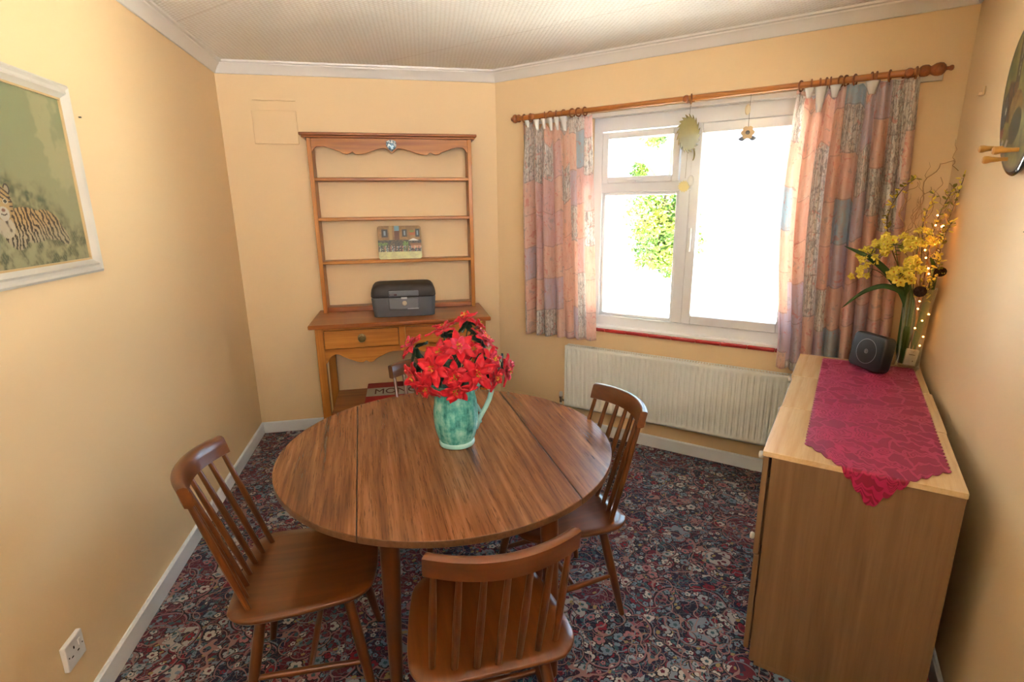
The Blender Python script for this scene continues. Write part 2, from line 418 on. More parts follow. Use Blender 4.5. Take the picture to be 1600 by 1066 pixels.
def sash(name, x0, x1, z0, z1, wd, t0, t1, gl):
    s = mk(name, wm([(x0, x0+wd, z0, z1), (x1-wd, x1, z0, z1), (x0+wd, x1-wd, z0, z0+wd), (x0+wd, x1-wd, z1-wd, z1)], t0, t1), UPVC, W1, bevel=.005)
    g = mk('pane', B(x0+wd-.005, x1-wd+.005, (t0+t1)/2-.002, (t0+t1)/2+.002, z0+wd-.005, z1-wd+.005), gl, s, base=(0, 0, 0), smooth=False)
    return s
t = NT('window_glass')
fre = t.node('ShaderNodeFresnel', IOR=1.45).outputs[0]
mx = t.node('ShaderNodeMixShader'); t.put(mx.inputs[0], t.math('MULTIPLY', fre, .8))
t.t.links.new(t.node('ShaderNodeBsdfTransparent', Color=(.96, .98, .97, 1)).outputs[0], mx.inputs[1])
t.t.links.new(t.node('ShaderNodeBsdfGlossy', Roughness=.02).outputs[0], mx.inputs[2])
t.t.links.new(mx.outputs[0], t.out.inputs[0]); GLASS = t.m
CUR[0] = Vector((0, 0, 0))
sash('top_sash', OX0+.066, -.944, 1.752, 2.066, .04, ft-.012, fb-.01, GLASS)
sash('fixed_light', OX0+.064, -.94, .872, 1.694, .018, ft+.02, fb-.01, GLASS)
rs = sash('side_sash', -.87, OX1-.066, .872, 2.072, .055, ft-.016, fb-.01, GLASS)
mk('window_handle', MB().box(-.853, -.835, ft-.030, ft-.016, 1.40, 1.44).box(-.852, -.836, ft-.048, ft-.032, 1.33, 1.475), UPVC, rs, base=(0, 0, 0), bevel=.005)
mk('stay_handle', MB().box(-1.22, -1.20, ft-.03, ft-.012, 1.757, 1.775).box(-1.26, -1.17, ft-.034, ft-.026, 1.765, 1.775), UPVC, W1, bevel=.003)
SILL = NT('red_glazed_tile'); n = SILL.noise(SILL.coords(), 9, 2)
SILL.pbsdf(SILL.mix(n, rgb(170, 38, 36), rgb(196, 58, 52)), .18, .6); SILL = SILL.m
mb = MB(); x = OX0-.005
while x < OX1: mb.box(x+.001, min(x+.150, OX1+.02), YW-.022, ft, .770, .790); x += .151
mk('window_sill', mb, SILL, W1, bevel=.005)
mk('sill_board', B(OX0, OX1, YW, ft+.01, .788, .806), UPVC, W1, bevel=.003)

# outside: garden seen through the panes, plus added bounce surfaces at the rear
GROUND = plain('pale_patio_concrete', rgb(222, 216, 204), .9, .2, .05)
gm = MB().box(-14, 10, YW+T, 22, -.5, -.32)
struct('ground', gm, GROUND, smooth=False, h=YR)
struct('ground_rear_bounce', B(-16, 14, -20, REARY-T, -.5, -.32), GROUND, smooth=False)  # unseen ground, added to bounce sunlight up to the ceiling
struct('wall_rear_bounce', B(-9, 9, -9.3, -9.0, -.5, 4.6), plain('pale_render', rgb(172, 172, 176), .9, .2, .05), smooth=False)  # unseen wall, added to reflect sun in through the rear window
o = solo('garden_fence', MB().box(-3.30, -3.22, 8.6, 9.2, -.32, 1.05).box(-3.22, -3.16, 8.62, 8.7, -.32, 1.12), plain('pale_teal_fence_paint', rgb(120, 150, 152), .7, .3), 'pale blue-green fence panel standing in the garden beside the tree trunk', 'fence', (-3.24, 8.9, -.32), h=YR)
LEAF = NT('garden_leaf_green'); oi = LEAF.noise(LEAF.coords(), 3.2, 3)
LEAF.pbsdf(LEAF.ramp(oi, [(.35, rgb(58, 84, 44)), (.5, rgb(96, 124, 52)), (.62, rgb(150, 156, 70))]), .6, .2); LEAF = LEAF.m
BARK = plain('garden_bark', rgb(92, 84, 70), .9, .2, .2)
tr = thing('garden_tree', 'sunlit leafy garden tree with leaning trunk seen through the window', 'tree', (-2.75, 7.3, -.32), YR)
mb = MB().tube([(-2.80, 7.3, -.32), (-2.66, 7.3, .2), (-2.47, 7.3, .62), (-2.30, 7.35, 1.05), (-2.2, 7.4, 1.8), (-2.15, 7.4, 2.5)], [.06, .05, .045, .04, .03, .02], 8)
for k in range(9):
    a = random.uniform(0, 6.28); z = random.uniform(.8, 2.0); mb.tube([(-2.3, 7.35, z), (-2.3+.35*cos(a), 7.35+.3*sin(a), z+.35), (-2.3+.6*cos(a), 7.35+.5*sin(a), z+.5)], [.02, .012, .005], 6)
mk('trunk', mb, BARK, tr)
mb = MB(); R_ = random.Random(3)
blobs = [(-2.28, 7.4, 1.15, .38), (-2.12, 7.5, 1.40, .34), (-2.50, 7.3, 1.5, .28), (-2.12, 7.4, .90, .24), (-2.3, 7.4, 1.75, .25), (-2.45, 7.5, 2.6, .20), (-2.02, 7.7, 1.15, .28), (-2.6, 7.4, 2.1, .10), (-2.5, 7.5, .85, .16)]
for k in range(7000):
    bx, by, bz, br = blobs[R_.choice([0, 0, 0, 1, 1, 1, 2, 3, 3, 4, 5, 6, 6, 7, 8])]
    while 1:
        d = Vector((R_.uniform(-1, 1), R_.uniform(-1, 1), R_.uniform(-1, 1)))
        if d.length < 1: break
    p = Vector((bx, by, bz)) + d*br; a = Vector((R_.uniform(-1, 1), R_.uniform(-1, 1), R_.uniform(-1, .4))).normalized()
    s = a.cross(Vector((R_.uniform(-1, 1), R_.uniform(-1, 1), .3))).normalized(); L = R_.uniform(.05, .085)
    nn = a.cross(s)*.006
    mb.add([p, p+a*L*.5+s*L*.28+nn, p+a*L, p+a*L*.5-s*L*.28+nn, p+a*L*.5-nn], [(0, 1, 4), (1, 2, 4), (2, 3, 4), (3, 0, 4)])
mk('foliage', mb, LEAF, tr)

# ------------------------------------------------------------------ wall fittings
solo('painted_access_panel', MB().box(-.906, -.632, YB-.014, YB, 2.035, 2.243).box(-.898, -.630, YB-.006, YB, 2.301, 2.307), WALL, 'square access panel painted over in the peach of the back wall', 'panel', (-.77, YB, 2.14), bevel=.003)
WP = plain('white_socket_plastic', rgb(236, 234, 236), .3, .5, .01); DK = plain('dark_slot', rgb(24, 22, 22), .6, .3)
# socket: y from 1.585 to 1.685, z .225 to .31
so = thing('wall_socket', 'white single switched power socket low on the peach wall', 'socket', (XL, 1.628, .268), 0)
mk('faceplate', B(XL, XL+.016, 1.583, 1.673, .224, .312), WP, so, bevel=.003)
mk('switch', MB().box(XL+.012, XL+.020, 1.642, 1.654, .272, .294), WP, so, bevel=.001)
mk('pin_hole', B(XL+.0162, XL+.0168, 1.619, 1.624, .279, .288), DK, so, smooth=False)
for yy in (1.604, 1.634): mk('pin_hole', B(XL+.0162, XL+.0168, yy, yy+.009, .258, .262), DK, so, smooth=False)
for yy in (1.591, 1.660): mk('screw', MB().lathe([(.0025, 0), (.0025, .0006)], (XL+.0162, yy+.002, .268), 10, Matrix.Rotation(pi/2, 3, 'Y')), DK, so)
solo('adhesive_hook', MB().box(RD-.006, RD, 2.915, 2.957, 2.020, 2.052).box(RD-.020, RD-.006, 2.922, 2.950, 2.020, 2.030), plain('cream_hook', rgb(236, 206, 160), .5), 'small cream adhesive hook high on the peach wall beside the oval plaque', 'hook', (RD, 2.936, 2.04), h=YP, bevel=.002)
METAL = plain('dull_steel', rgb(120, 112, 100), .35, .5, .05, Metallic=.9)
solo('nail', MB().tube([(RD-.014, 2.037, 1.520), (RD+.004, 2.037, 1.516)], .002, 8), METAL, 'small bare nail in the peach wall above the sideboard', 'nail', (RD, 2.037, 1.518), h=YP)
solo('picture_nail', MB().tube([(XL+.008, 2.285, 1.935), (XL-.004, 2.285, 1.935)], .0025, 8), METAL, 'small nail in the peach wall beside the framed tiger print', 'nail', (XL, 2.285, 1.935))

# ------------------------------------------------------------------ tiger print
def ell(y, z, cy, cz, ry, rz, rot=0):
    dy, dz = y-cy, z-cz; c, s = cos(rot), sin(rot)
    a = (dy*c+dz*s)/ry; b = (-dy*s+dz*c)/rz
    return a*a+b*b
def tiger(y, z):
    n = fbm(y, z, 6, 4, 3); n2 = fbm(y, z, 22, 3, 9); n3 = fbm(y*.4, z, 60, 3, 5)
    f = sstep(1.43, 1.98, z)
    c = lerp3((.50, .47, .25), (.36, .40, .21), f)
    c = lerp3(c, (.62, .56, .30), sstep(.1, .5, n)*.6)
    # dark brush behind and in front of the animal
    hill = 1.745 - .42*max(0, y-1.83) + .05*n - 1.1*max(0, y-2.05)
    d = sstep(hill+.03, hill-.05, z)*sstep(1.40, 1.60, z)
    c = lerp3(c, (.12, .14, .075), d*max(0, min(1, .55+1.1*n2)))
    c = lerp3(c, (.42, .38, .18), d*.35*sstep(0, .6, n3))
    low = sstep(1.60, 1.50, z)*sstep(1.40, 1.44, z)
    c = lerp3(c, (.15, .16, .08), low*max(0, min(1, .25+1.5*n2+.5*n)))
    # body lying along the grass, head at the low y end
    wob = .02*n2
    body = min(ell(y, z, 1.885, 1.570, .10, .052, -.12), ell(y, z, 1.975, 1.568, .068, .045, -.35), ell(y, z, 2.03, 1.538, .045, .026, -.7), ell(y, z, 1.81, 1.565, .05, .07, .5)) + wob
    if body < 1.05:
        t = sstep(1.53, 1.60, z)
        c2 = lerp3((.56, .46, .30), (.62, .40, .17), t)
        u = y*cos(.25)+z*sin(.25)+.012*n2
        st = sin((u+.25*(z-1.57)*(1 if y > 1.9 else -.6))*360)
        if st > .15+.4*n3: c2 = lerp3(c2, (.035, .025, .015), .92)
        c = lerp3(c, c2, sstep(1.05, .95, body))
    # head
    hy, hz = 1.788, 1.632
    for ey in (hy-.032, hy+.030):
        e = ell(y, z, ey, hz+.040, .013, .016)
        if e < 1: c = (.05, .04, .03) if e > .45 else (.50, .42, .30)
    hd = ell(y, z, hy, hz, .042, .048)
    if hd < 1:
        c = lerp3((.62, .42, .18), (.5, .32, .12), sstep(.4, 1, hd))
        if sin((z-hz)*420+abs(y-hy)*260) > .45 and z > hz+.005 or (abs(y-hy) > .028 and sin(z*500) > .3): c = (.05, .03, .02)
        if ell(y, z, hy, hz-.028, .022, .020) < 1: c = (.70, .64, .52)
        for ey in (hy-.015, hy+.015):
            e = ell(y, z, ey, hz+.006, .007, .0045)
            if e < 2.4: c = (.72, .66, .5)
            if e < 1: c = (.03, .03, .02)
        if ell(y, z, hy, hz-.018, .007, .005) < 1: c = (.30, .12, .08)
        if abs(y-hy) < .012 and abs(z-(hz-.032)-abs(y-hy)*.3) < .0016: c = (.05, .03, .02)
    ch = ell(y, z, 1.785, 1.565, .034, .030)
    if ch < 1 and hd > 1: c = lerp3((.66, .56, .40), (.10, .07, .05), sstep(-.1, .5, n2+.6*sin((y-1.785)*170+z*60)))
    # grass blades in front
    g = sin(y*900+z*220+4*n)*sin(y*370-z*90)
    if z < 1.555+.02*n and g > .55 and z > 1.45: c = lerp3(c, (.50, .46, .24), .6)
    return tuple(v*.62 for v in c)
def picture(name, f, y0, y1, z0, z1, ny, nz, place):
    mb = MB().grid(lambda a, b: place(y0+(y1-y0)*a, z0+(z1-z0)*b), ny, nz)
    mb.col = [f(y0+(y1-y0)*i/ny, z0+(z1-z0)*j/nz) for j in range(nz+1) for i in range(ny+1)]
    return mb
def colmat(name, rough=.5, spec=.4, **kw):
    t = NT(name); a = t.node('ShaderNodeAttribute', {'attribute_name': 'Col'})
    t.pbsdf(a.outputs['Color'], rough, spec, **kw); return t.m
FRAMEW = plain('cream_frame_paint', rgb(206, 200, 188), .4, .5, .03)
PY0, PY1, PZ0, PZ1 = 1.20, 2.215, 1.395, 2.025
fr = thing('framed_picture', 'painting of a tiger lying in grass in a cream moulded frame', 'picture', (XL, (PY0+PY1)/2, PZ0), 0)
prof = [(0, 0), (.002, .018), (.010, .024), (.018, .018), (.026, .019), (.034, .026), (.040, .020), (.050, .012), (.052, 0)]   # (in from outer edge, off wall)
mb = MB(); R4 = []
for o, d in prof + [(.052, .002)]:
    R4.append([(XL+d, PY0+o, PZ0+o), (XL+d, PY1-o, PZ0+o), (XL+d, PY1-o, PZ1-o), (XL+d, PY0+o, PZ1-o)])
mb.rings(R4, False)
mk('frame', mb, FRAMEW, fr, ang=20)
mk('gold_slip', MB().rings([[(XL+.013, PY0+o, PZ0+o), (XL+.013, PY1-o, PZ0+o), (XL+.013, PY1-o, PZ1-o), (XL+.013, PY0+o, PZ1-o)] for o in (.049, .055)] + [[(XL+.006, PY0+o, PZ0+o), (XL+.006, PY1-o, PZ0+o), (XL+.006, PY1-o, PZ1-o), (XL+.006, PY0+o, PZ1-o)] for o in (.055, .049)], False), plain('slip_gold', rgb(200, 170, 120), .35, .5), fr)
mk('backing_board', B(XL+.001, XL+.005, PY0+.02, PY1-.02, PZ0+.02, PZ1-.02), FRAMEW, fr, smooth=False)
mk('print', picture('print', tiger, PY0+.05, PY1-.05, PZ0+.05, PZ1-.05, 420, 250, lambda a, b: (XL+.0065, a, b)), colmat('tiger_print_ink', .35, .4), fr, smooth=False)

# ------------------------------------------------------------------ oval plaque with pegs on the right wall
pc = (2.311, 1.918)
def ov(a, ry, rz):
    dy, dz = ry*cos(a), rz*sin(a); c, s = cos(.979), sin(.979)
    return pc[0]+dy*c-dz*s, pc[1]+dy*s+dz*c
pl = thing('oval_plaque', 'oval varnished wooden key plaque painted with a dark machine', 'plaque', (RD, pc[0], pc[1]-.2), YP)
def oring(ry, rz, off, n=64): return [(RD-off, *ov(2*pi*i/n, ry, rz)) for i in range(n)]
mk('board', MB().rings([oring(.244, .181, 0), oring(.252, .189, .006), oring(.256, .193, .014), oring(.252, .189, .019), oring(.244, .181, .0205)]), plain('dark_varnished_edge', rgb(48, 26, 14), .15, .6, .1, Coat_Weight=.6), pl, ang=60)
def plaq(a, r):   # polar: returns colour
    y, z = ov(a, .244*r, .181*r); dy, dz = y-pc[0], z-pc[1]
    n = fbm(y, z, 14, 4, 2); n2 = fbm(y, z, 50, 3, 7)
    c = lerp3((.12, .13, .045), (.24, .23, .07), .5+n)
    c = lerp3(c, (.30, .20, .07), sstep(.1, .5, fbm(y, z, 8, 2, 12)))
    if r > .93: c = lerp3(c, (.05, .03, .015), sstep(.93, .99, r))
    def bx(cy, cz, hy, hz, rot=0):
        a2, b2 = (dy-cy)*cos(rot)+(dz-cz)*sin(rot), -(dy-cy)*sin(rot)+(dz-cz)*cos(rot)
        return abs(a2) < hy and abs(b2) < hz
    if bx(.075, .115, .020, .085, -.12): c = (.035, .02, .018)
    if bx(.072, .12, .006, .05, -.12) and n2 > 0: c = (.30, .32, .26)
    if bx(.11, .0, .050, .06, .2): c = (.13, .05, .02) if n2 > -.1 else (.04, .03, .02)
    if ell(dy, dz, .150, -.028, .036, .062) < 1: c = (.02, .03, .035)
    if ell(dy, dz, .150, -.028, .028, .050) < 1: c = (.07, .11, .12) if sin(atan2(dz+.028, dy-.150)*9) > .2 else (.03, .035, .04)
    if ell(dy, dz, .135, -.025, .008, .012) < 1: c = (.55, .58, .52)
    if ell(dy, dz, .03, -.03, .065, .055, .3) < 1: c = lerp3((.42, .30, .08), (.25, .15, .04), n+.5)
    if ell(dy, dz, .0, -.085, .055, .055, .1) < 1: c = (.06, .07, .04)
    for k in (0, 1, 2):
        if bx(.15-.045*k, -.125-.005*k, .010, .014, .3) : c = (.5, .5, .45)
    if bx(.14, -.095, .022, .014) : c = (.22, .05, .04)
    if bx(.10, -.165, .045, .014, .1) and n2 > 0: c = (.28, .10, .03)
    return c
nr, na = 44, 150
mb = MB(); mb.v = [Vector((RD-.0208, *ov(0, 0, 0)))]; mb.col = [plaq(0, 0)]
for j in range(1, nr+1):
    for i in range(na): mb.v.append(Vector((RD-.0208, *ov(2*pi*i/na, .244*j/nr, .181*j/nr)))); mb.col.append(plaq(2*pi*i/na, j/nr))
for i in range(na): mb.f.append((0, 1+i, 1+(i+1) % na))
for j in range(nr-1):
    for i in range(na): a = 1+j*na+i; b = 1+j*na+(i+1) % na; mb.f.append((a, a+na, b+na, b))
mk('painted_face', mb, colmat('plaque_paint', .3, .4, Coat_Weight=.12), pl)
PEG = plain('pale_turned_wood', rgb(214, 160, 84), .35, .5, .08)
for y, z in ((2.395, 1.775), (2.315, 1.735), (2.215, 1.755)):
    mk('peg', MB().lathe([(.006, 0), (.0065, .02), (.009, .042), (.012, .052), (.012, .060), (.008, .064)], (RD-.019, y, z), 16, Matrix.Rotation(-pi/2, 3, 'Y')), PEG, pl)

# ------------------------------------------------------------------ radiator
RADP = plain('radiator_cream_enamel', rgb(240, 240, 232), .35, .5, .01)
rx0, rx1, rz0, rz1 = -1.628, -.10, .205, .660
ra = thing('radiator', 'long cream ribbed panel radiator on the wall under the window', 'radiator', ((rx0+rx1)/2, YW, rz0), YR)
fy = YW-.095
nr = 45; p = []   # corrugated front
pitch = (rx1-rx0-.03)/nr
def radf(a, b):
    x = rx0+(rx1-rx0)*a; z = rz0+(rz1-rz0)*b
    ph = ((x-rx0-.015)/pitch) % 1
    inn = sstep(rz0+.022, rz0+.034, z)*sstep(rz1-.022, rz1-.034, z)
    e = sstep(.12, .30, ph)*sstep(.88, .70, ph)
    if x < rx0+.015 or x > rx1-.015: e = 1
    return (x, fy+.009*(1-e)*inn + (.006 if (b < .012 or b > .988) else 0), z)
mk('front_panel', MB().grid(radf, nr*10, 40), RADP, ra, solid=.0015, ang=60)
mk('rear_panel', B(rx0, rx1, fy+.055, fy+.060, rz0+.01, rz1-.01), RADP, ra, bevel=.002)
mk('convector_fins', MB().add(*(lambda L: ([v for q in L for v in q[0]], [f for q in L for f in q[1]]))([([(rx0+.03+.03*i, fy+.015, rz0+.03), (rx0+.03+.03*i, fy+.05, rz0+.03), (rx0+.03+.03*i, fy+.05, rz1-.03), (rx0+.03+.03*i, fy+.015, rz1-.03)], [(4*i, 4*i+1, 4*i+2, 4*i+3)]) for i in range(48)])), RADP, ra, smooth=False, solid=.001)
for sx in (rx0-.002, rx1-.002): mk('side_cover', B(sx, sx+.004, fy+.002, fy+.058, rz0+.005, rz1-.003), RADP, ra, bevel=.001)
mb = MB().box(rx0, rx1, fy+.001, fy+.006, rz1-.005, rz1).box(rx0, rx1, fy+.052, fy+.058, rz1-.005, rz1)
for i in range(90): x = rx0+.008+i*(rx1-rx0-.016)/90; mb.box(x, x+.006, fy+.005, fy+.053, rz1-.005, rz1-.002)
mk('top_grille', mb, RADP, ra, smooth=False)
vx = rx0-.042
CH = plain('valve_chrome', rgb(190, 186, 180), .2, .5, .02, Metallic=.9)
v = mk('valve', MB().lathe([(.010, 0), (.010, .03), (.014, .032), (.014, .045), (.009, .048)], (vx, fy+.03, rz0+.012), 16).tube([(vx, fy+.03, rz0+.03), (rx0+.005, fy+.03, rz0+.03)], .008, 12), CH, ra)
mk('valve_cap', MB().lathe([(.011, 0), (.013, .004), (.0125, .028), (.009, .034)], (vx, fy+.03, rz0+.058), 18), WP, ra)
mk('pipe', MB().tube([(vx, fy+.03, rz0+.015), (vx, fy+.03, .0)], .0075, 12), WHITE, ra)
for bx_ in (rx0+.2, rx1-.23): mk('wall_bracket', B(bx_, bx_+.03, fy+.06, YW, rz0+.05, rz1-.05), RADP, ra, smooth=False)

# ------------------------------------------------------------------ welsh dresser
DX0, DX1, DYF, DZ = -.610, .551, 3.402, .905
dr = thing('welsh_dresser', 'honey pine dresser with open plate rack, two drawers and scalloped apron', 'dresser', (-.03, 3.70, 0))
def rbox(x0, x1, y0, y1, z0, z1): return MB().box(x0, x1, y0, y1, z0, z1)
mk('worktop', rbox(DX0, DX1, DYF, YB-.004, DZ-.028, DZ), PINED[0], dr, bevel=.008, seg=3)
mk('cornice', MB().box(-.605, .540, 3.775, YB-.003, 2.074, 2.092).box(-.592, .528, 3.785, YB-.003, 2.060, 2.075), PINED[0], dr, bevel=.005, seg=3)
for x0, x1 in ((-.565, -.538), (.478, .505)):
    s_ = -1 if x0 < 0 else 1
    mb = MB().add([(x0-s_*0, 3.815, DZ), (x1, 3.815, DZ), (x1, YB-.004, DZ), (x0, YB-.004, DZ), (x0, 3.800, 2.061), (x1, 3.800, 2.061), (x1, YB-.004, 2.061), (x0, YB-.004, 2.061)],
                  [(0, 3, 2, 1), (4, 5, 6, 7), (0, 1, 5, 4), (1, 2, 6, 5), (2, 3, 7, 6), (3, 0, 4, 7)])
    mk('upright', mb, PINE[2], dr, bevel=.003)
for z in (1.815, 1.556, 1.264): mk('rack_shelf', MB().box(-.540, .480, 3.818, YB-.005, z-.022, z), PINE[0], dr, bevel=.005, seg=3)
mk('rack_base_rail', rbox(-.540, .480, 3.85, YB-.005, DZ, DZ+.034), PINED[0], dr, bevel=.003)
def scallop(x0, x1, ztop, fn, n=120):
    pts = [(x0, ztop)] + [(x0+(x1-x0)*i/n, fn(i/n)) for i in range(n+1)] + [(x1, ztop)]
    return pts
def vf(u):      # valance: shallow arcs, cusps at the quarter points, a point in the middle
    a = abs(u-.5)*2
    if a < .07: return 1.968 + .030*(a/.07)
    if a < .5:
        t = (a-.07)/.43; return 2.000 - .040*sstep(.05, .85, t) + .016*sstep(.90, 1, t)
    t = (a-.5)/.5; return 1.976 - .014*sin(min(t/.30, 1)*pi) + .034*sstep(.22, .74, t) - .034*sstep(.80, 1, t)**2
def slab(pts, y0, y1):
    n = len(pts); mb = MB(); m_ = n//2
    return mb.rings([[(p[0], y0, p[1]) for p in pts], [(p[0], y1, p[1]) for p in pts]], True)
mk('valance', slab(scallop(-.541, .481, 2.062, vf), 3.812, 3.828), PINE[0], dr, bevel=.0015, seg=1)
em = mk('crest_emblem', MB().rings([[(-.030+.034*x*k, 3.811-d, 2.018+.036*z*k) for x, z in ((-.9, .75), (-.45, .95), (0, 1), (.45, .95), (.9, .75), (1, .2), (.9, -.25), (.55, -.65), (0, -1.1), (-.55, -.65), (-.9, -.25), (-1, .2))] for k, d in ((1, 0), (1, .004), (.85, .008), (.5, .010))]), (lambda t: (t.pbsdf(t.ramp(t.noise(t.coords(), 75, 2), [(.42, rgb(80, 110, 128)), (.5, rgb(150, 176, 184)), (.58, rgb(230, 236, 236))]), .3, .5, Metallic=.3), t.m)[1])(NT('silver_blue_crest')), dr, label='silver and blue shield emblem')
LGX = ((-.575, -.525), (.470, .520))
for x0, x1 in LGX:
    for y0, y1, in ((3.435, 3.485), (3.885, 3.935)):
        mk('leg', rbox(x0, x1, y0, y1, 0, DZ-.028), PINE[2], dr, bevel=.004)
mk('pot_board', rbox(-.525, .470, 3.44, 3.93, .275, .297), PINED[0], dr, bevel=.004)
mk('side_panel', rbox(-.565, -.545, 3.485, 3.885, .73, DZ-.028), PINE[1], dr); mk('side_panel', rbox(.490, .510, 3.485, 3.885, .73, DZ-.028), PINE[1], dr)
mk('divider', rbox(-.055, -.015, 3.438, 3.46, .735, DZ-.028), PINE[2], dr, bevel=.002)
mk('rail', MB().box(-.525, .470, 3.438, 3.458, .862, DZ-.028), PINE[0], dr, bevel=.001)
def af(u):
    if u > .5: u = 1-u
    t = u/.5
    # leg bracket, ogee with a cusp in the middle of each half
    if t < .08: return .640 + .05*sstep(0, .08, t)
    if t < .5: q = (t-.08)/.42; return .690 + .012*sin(min(q*3, 1)*pi) - .052*sstep(.15, .9, q) + .012*sstep(.93, 1, q)
    q = (t-.5)/.5; return .650 - .015*sin(min(q*3.5, 1)*pi) + .050*sstep(.1, .75, q)
mk('apron', slab(scallop(-.526, .471, .738, af), 3.442, 3.458), PINE[0], dr, bevel=.0015, seg=1)
BR = plain('aged_brass', rgb(150, 130, 90), .3, .5, .1, Metallic=.9)
for x0, x1 in ((-.522, -.058), (-.012, .467)):
    d = mk('drawer', rbox(x0, x1, 3.430, 3.80, .741, .860), PINE[0], dr, bevel=.004, seg=3)
    xc = (x0+x1)/2
    Rm = Matrix.Rotation(pi/2, 3, 'X')
    mk('ring_pull', MB().lathe([(.026, 0), (.026, .003), (.021, .006)], (xc, 3.430, .806), 24, Rm).tube([(xc+.021*sin(a), 3.419, .800-.021*cos(a)) for a in [2*pi*i/24 for i in range(25)]], .003, 8).sphere((xc, 3.420, .822), .006), BR, d)

# placemat on the dresser shelf
def mat_pic(u, v):
    n = fbm(u*3, v*3, 3, 3, 2); n2 = fbm(u*9, v*8, 4, 3, 6)
    if v < .22: return lerp3((.66, .66, .30), (.55, .52, .26), max(0, min(1, .5+n)))
    c = lerp3((.42, .24, .09), (.30, .17, .07), max(0, min(1, .5+n*1.5)))
    if .38 < u < .5: c = (.16, .08, .05) if v < .85 else (.24, .42, .50)
    if .26 < u < .34: c = (.50, .34, .14)
    for cx, cy, hw, hh in ((.16, .78, .07, .12), (.62, .78, .055, .11), (.92, .78, .05, .12)):
        if abs(u-cx) < hw and abs(v-cy) < hh: c = (.07, .07, .06)
        if abs(u-cx) < hw*.35 and abs(v-cy) < hh*.6: c = (.35, .42, .46)
    if .73 < u < .87 and .72 < v < .82: c = (.45, .13, .05)
    if .74 < u < .84 and .8 < v < .86: c = (.22, .30, .08)
    if v < .57: c = lerp3((.05, .055, .05), (.18, .13, .08), sstep(0, .35, n2))
    if v < .50 and u < .24 and n2 > -.05: c = (.18, .28, .08)
    if v < .53 and .56 < u < .70 and n2 > -.12: c = (.18, .30, .08)
    if .40 < v < .47 and u > .74: c = (.28, .13, .06)
    if .32 < v < .40 and u > .76: c = (.62, .34, .20)
    if .55 < v < .62 and abs(u-.82) < .11*(1-(v-.55)/.07)+.01: c = (.85, .82, .74)
    if v < .40 and n2 > .12: c = ((.60, .22, .20), (.62, .60, .40), (.20, .26, .40), (.62, .40, .28), (.10, .08, .08))[int(u*37) % 5]
    return c
pm = thing('placemat', 'placemat printed with a sunny town square propped on the dresser rack', 'placemat', (-.014, 3.86, 1.2645))
W2, H2 = .150, .232
def rrect(hw, hh, r, n=6):
    P_ = []
    for cx, cy, a0 in ((hw-r, hh-r, 0), (-hw+r, hh-r, pi/2), (-hw+r, -hh+r, pi), (hw-r, -hh+r, 3*pi/2)):
        for i in range(n+1): a = a0+pi/2*i/n; P_.append((cx+r*cos(a), cy+r*sin(a)))
    return P_
Mm = Matrix.Translation((-.014, 3.852, 1.2655)) @ Matrix.Rotation(radians(-12), 4, 'X')
def mpt(x, z, off=0): return Mm @ Vector((x, -off, z))
rr_ = rrect(W2, H2/2, .018)
mk('board', MB().rings([[mpt(x, z+H2/2, o) for x, z in rr_] for o in (-.004, 0)]), plain('cork_backing', rgb(96, 60, 34), .8), pm)
mb = MB().grid(lambda a, b: mpt((a*2-1)*(W2-.0005), b*H2, .0004), 150, 116)
mb.col = [mat_pic(i/150, j/116) for j in range(117) for i in range(151)]
keep = []
for f in mb.f:
    cx = sum(((i % 151)/150) for i in f)/4; cz = sum(((i//151)/116) for i in f)/4
    x, z = abs(cx*2-1)*W2, abs(cz-.5)*H2
    ok = not (x > W2-.018 and z > H2/2-.018 and hypot(x-W2+.018, z-H2/2+.018) > .0185)
    if ok: keep.append(f)
mb.f = keep
mk('picture', mb, colmat('placemat_print', .3, .5), pm, smooth=False)

# strong box on the dresser
BOXG = plain('charcoal_plastic', rgb(80, 80, 84), .5, .4, .05); BOXD = plain('charcoal_plastic_dark', rgb(58, 53, 51), .55, .4, .06)
SX0, SX1, SY0, SY1 = -.222, .202, 3.545, 3.83
sb = thing('security_chest', 'dark grey moulded security chest with a silver keyhole', 'strongbox', ((SX0+SX1)/2, (SY0+SY1)/2, DZ+.0005))
xc = (SX0+SX1)/2
def prof_box(z0, z1, zs):
    R = []
    for z, ins in zs:
        hw = (SX1-SX0)/2-ins; hd = (SY1-SY0)/2-ins*.9
        R.append([(xc+x, (SY0+SY1)/2+y, z) for x, y in rrect(hw, hd, .03, 6)])
    return MB().rings(R)
z0 = DZ+.0005
mk('base', prof_box(0, 0, [(z0, .016), (z0+.004, .011), (z0+.128, .001), (z0+.131, .002)]), BOXG, sb)
mk('lid', prof_box(0, 0, [(z0+.136, .002), (z0+.139, 0), (z0+.165, .001), (z0+.188, .006), (z0+.206, .020), (z0+.214, .036), (z0+.217, .055)]), BOXD, sb)
mk('seal', prof_box(0, 0, [(z0+.129, .006), (z0+.138, .006)]), DK, sb)
PAN = plain('grey_panel_plastic', rgb(106, 108, 114), .4, .5, .03)
mb = MB().box(xc-.098, xc+.098, SY0-.008, SY0+.012, z0+.052, z0+.128); mb2 = MB().box(xc-.098, xc+.098, SY0-.007, SY0+.012, z0+.139, z0+.176)
mk('lock_panel', mb, PAN, sb, bevel=.006, seg=3)
mk('latch_panel', mb2, PAN, sb, bevel=.006, seg=3)
mk('latch', B(xc-.018, xc+.022, SY0-.013, SY0, z0+.122, z0+.134), plain('latch_silver', rgb(196, 198, 202), .3, .5, .02), sb, bevel=.002)
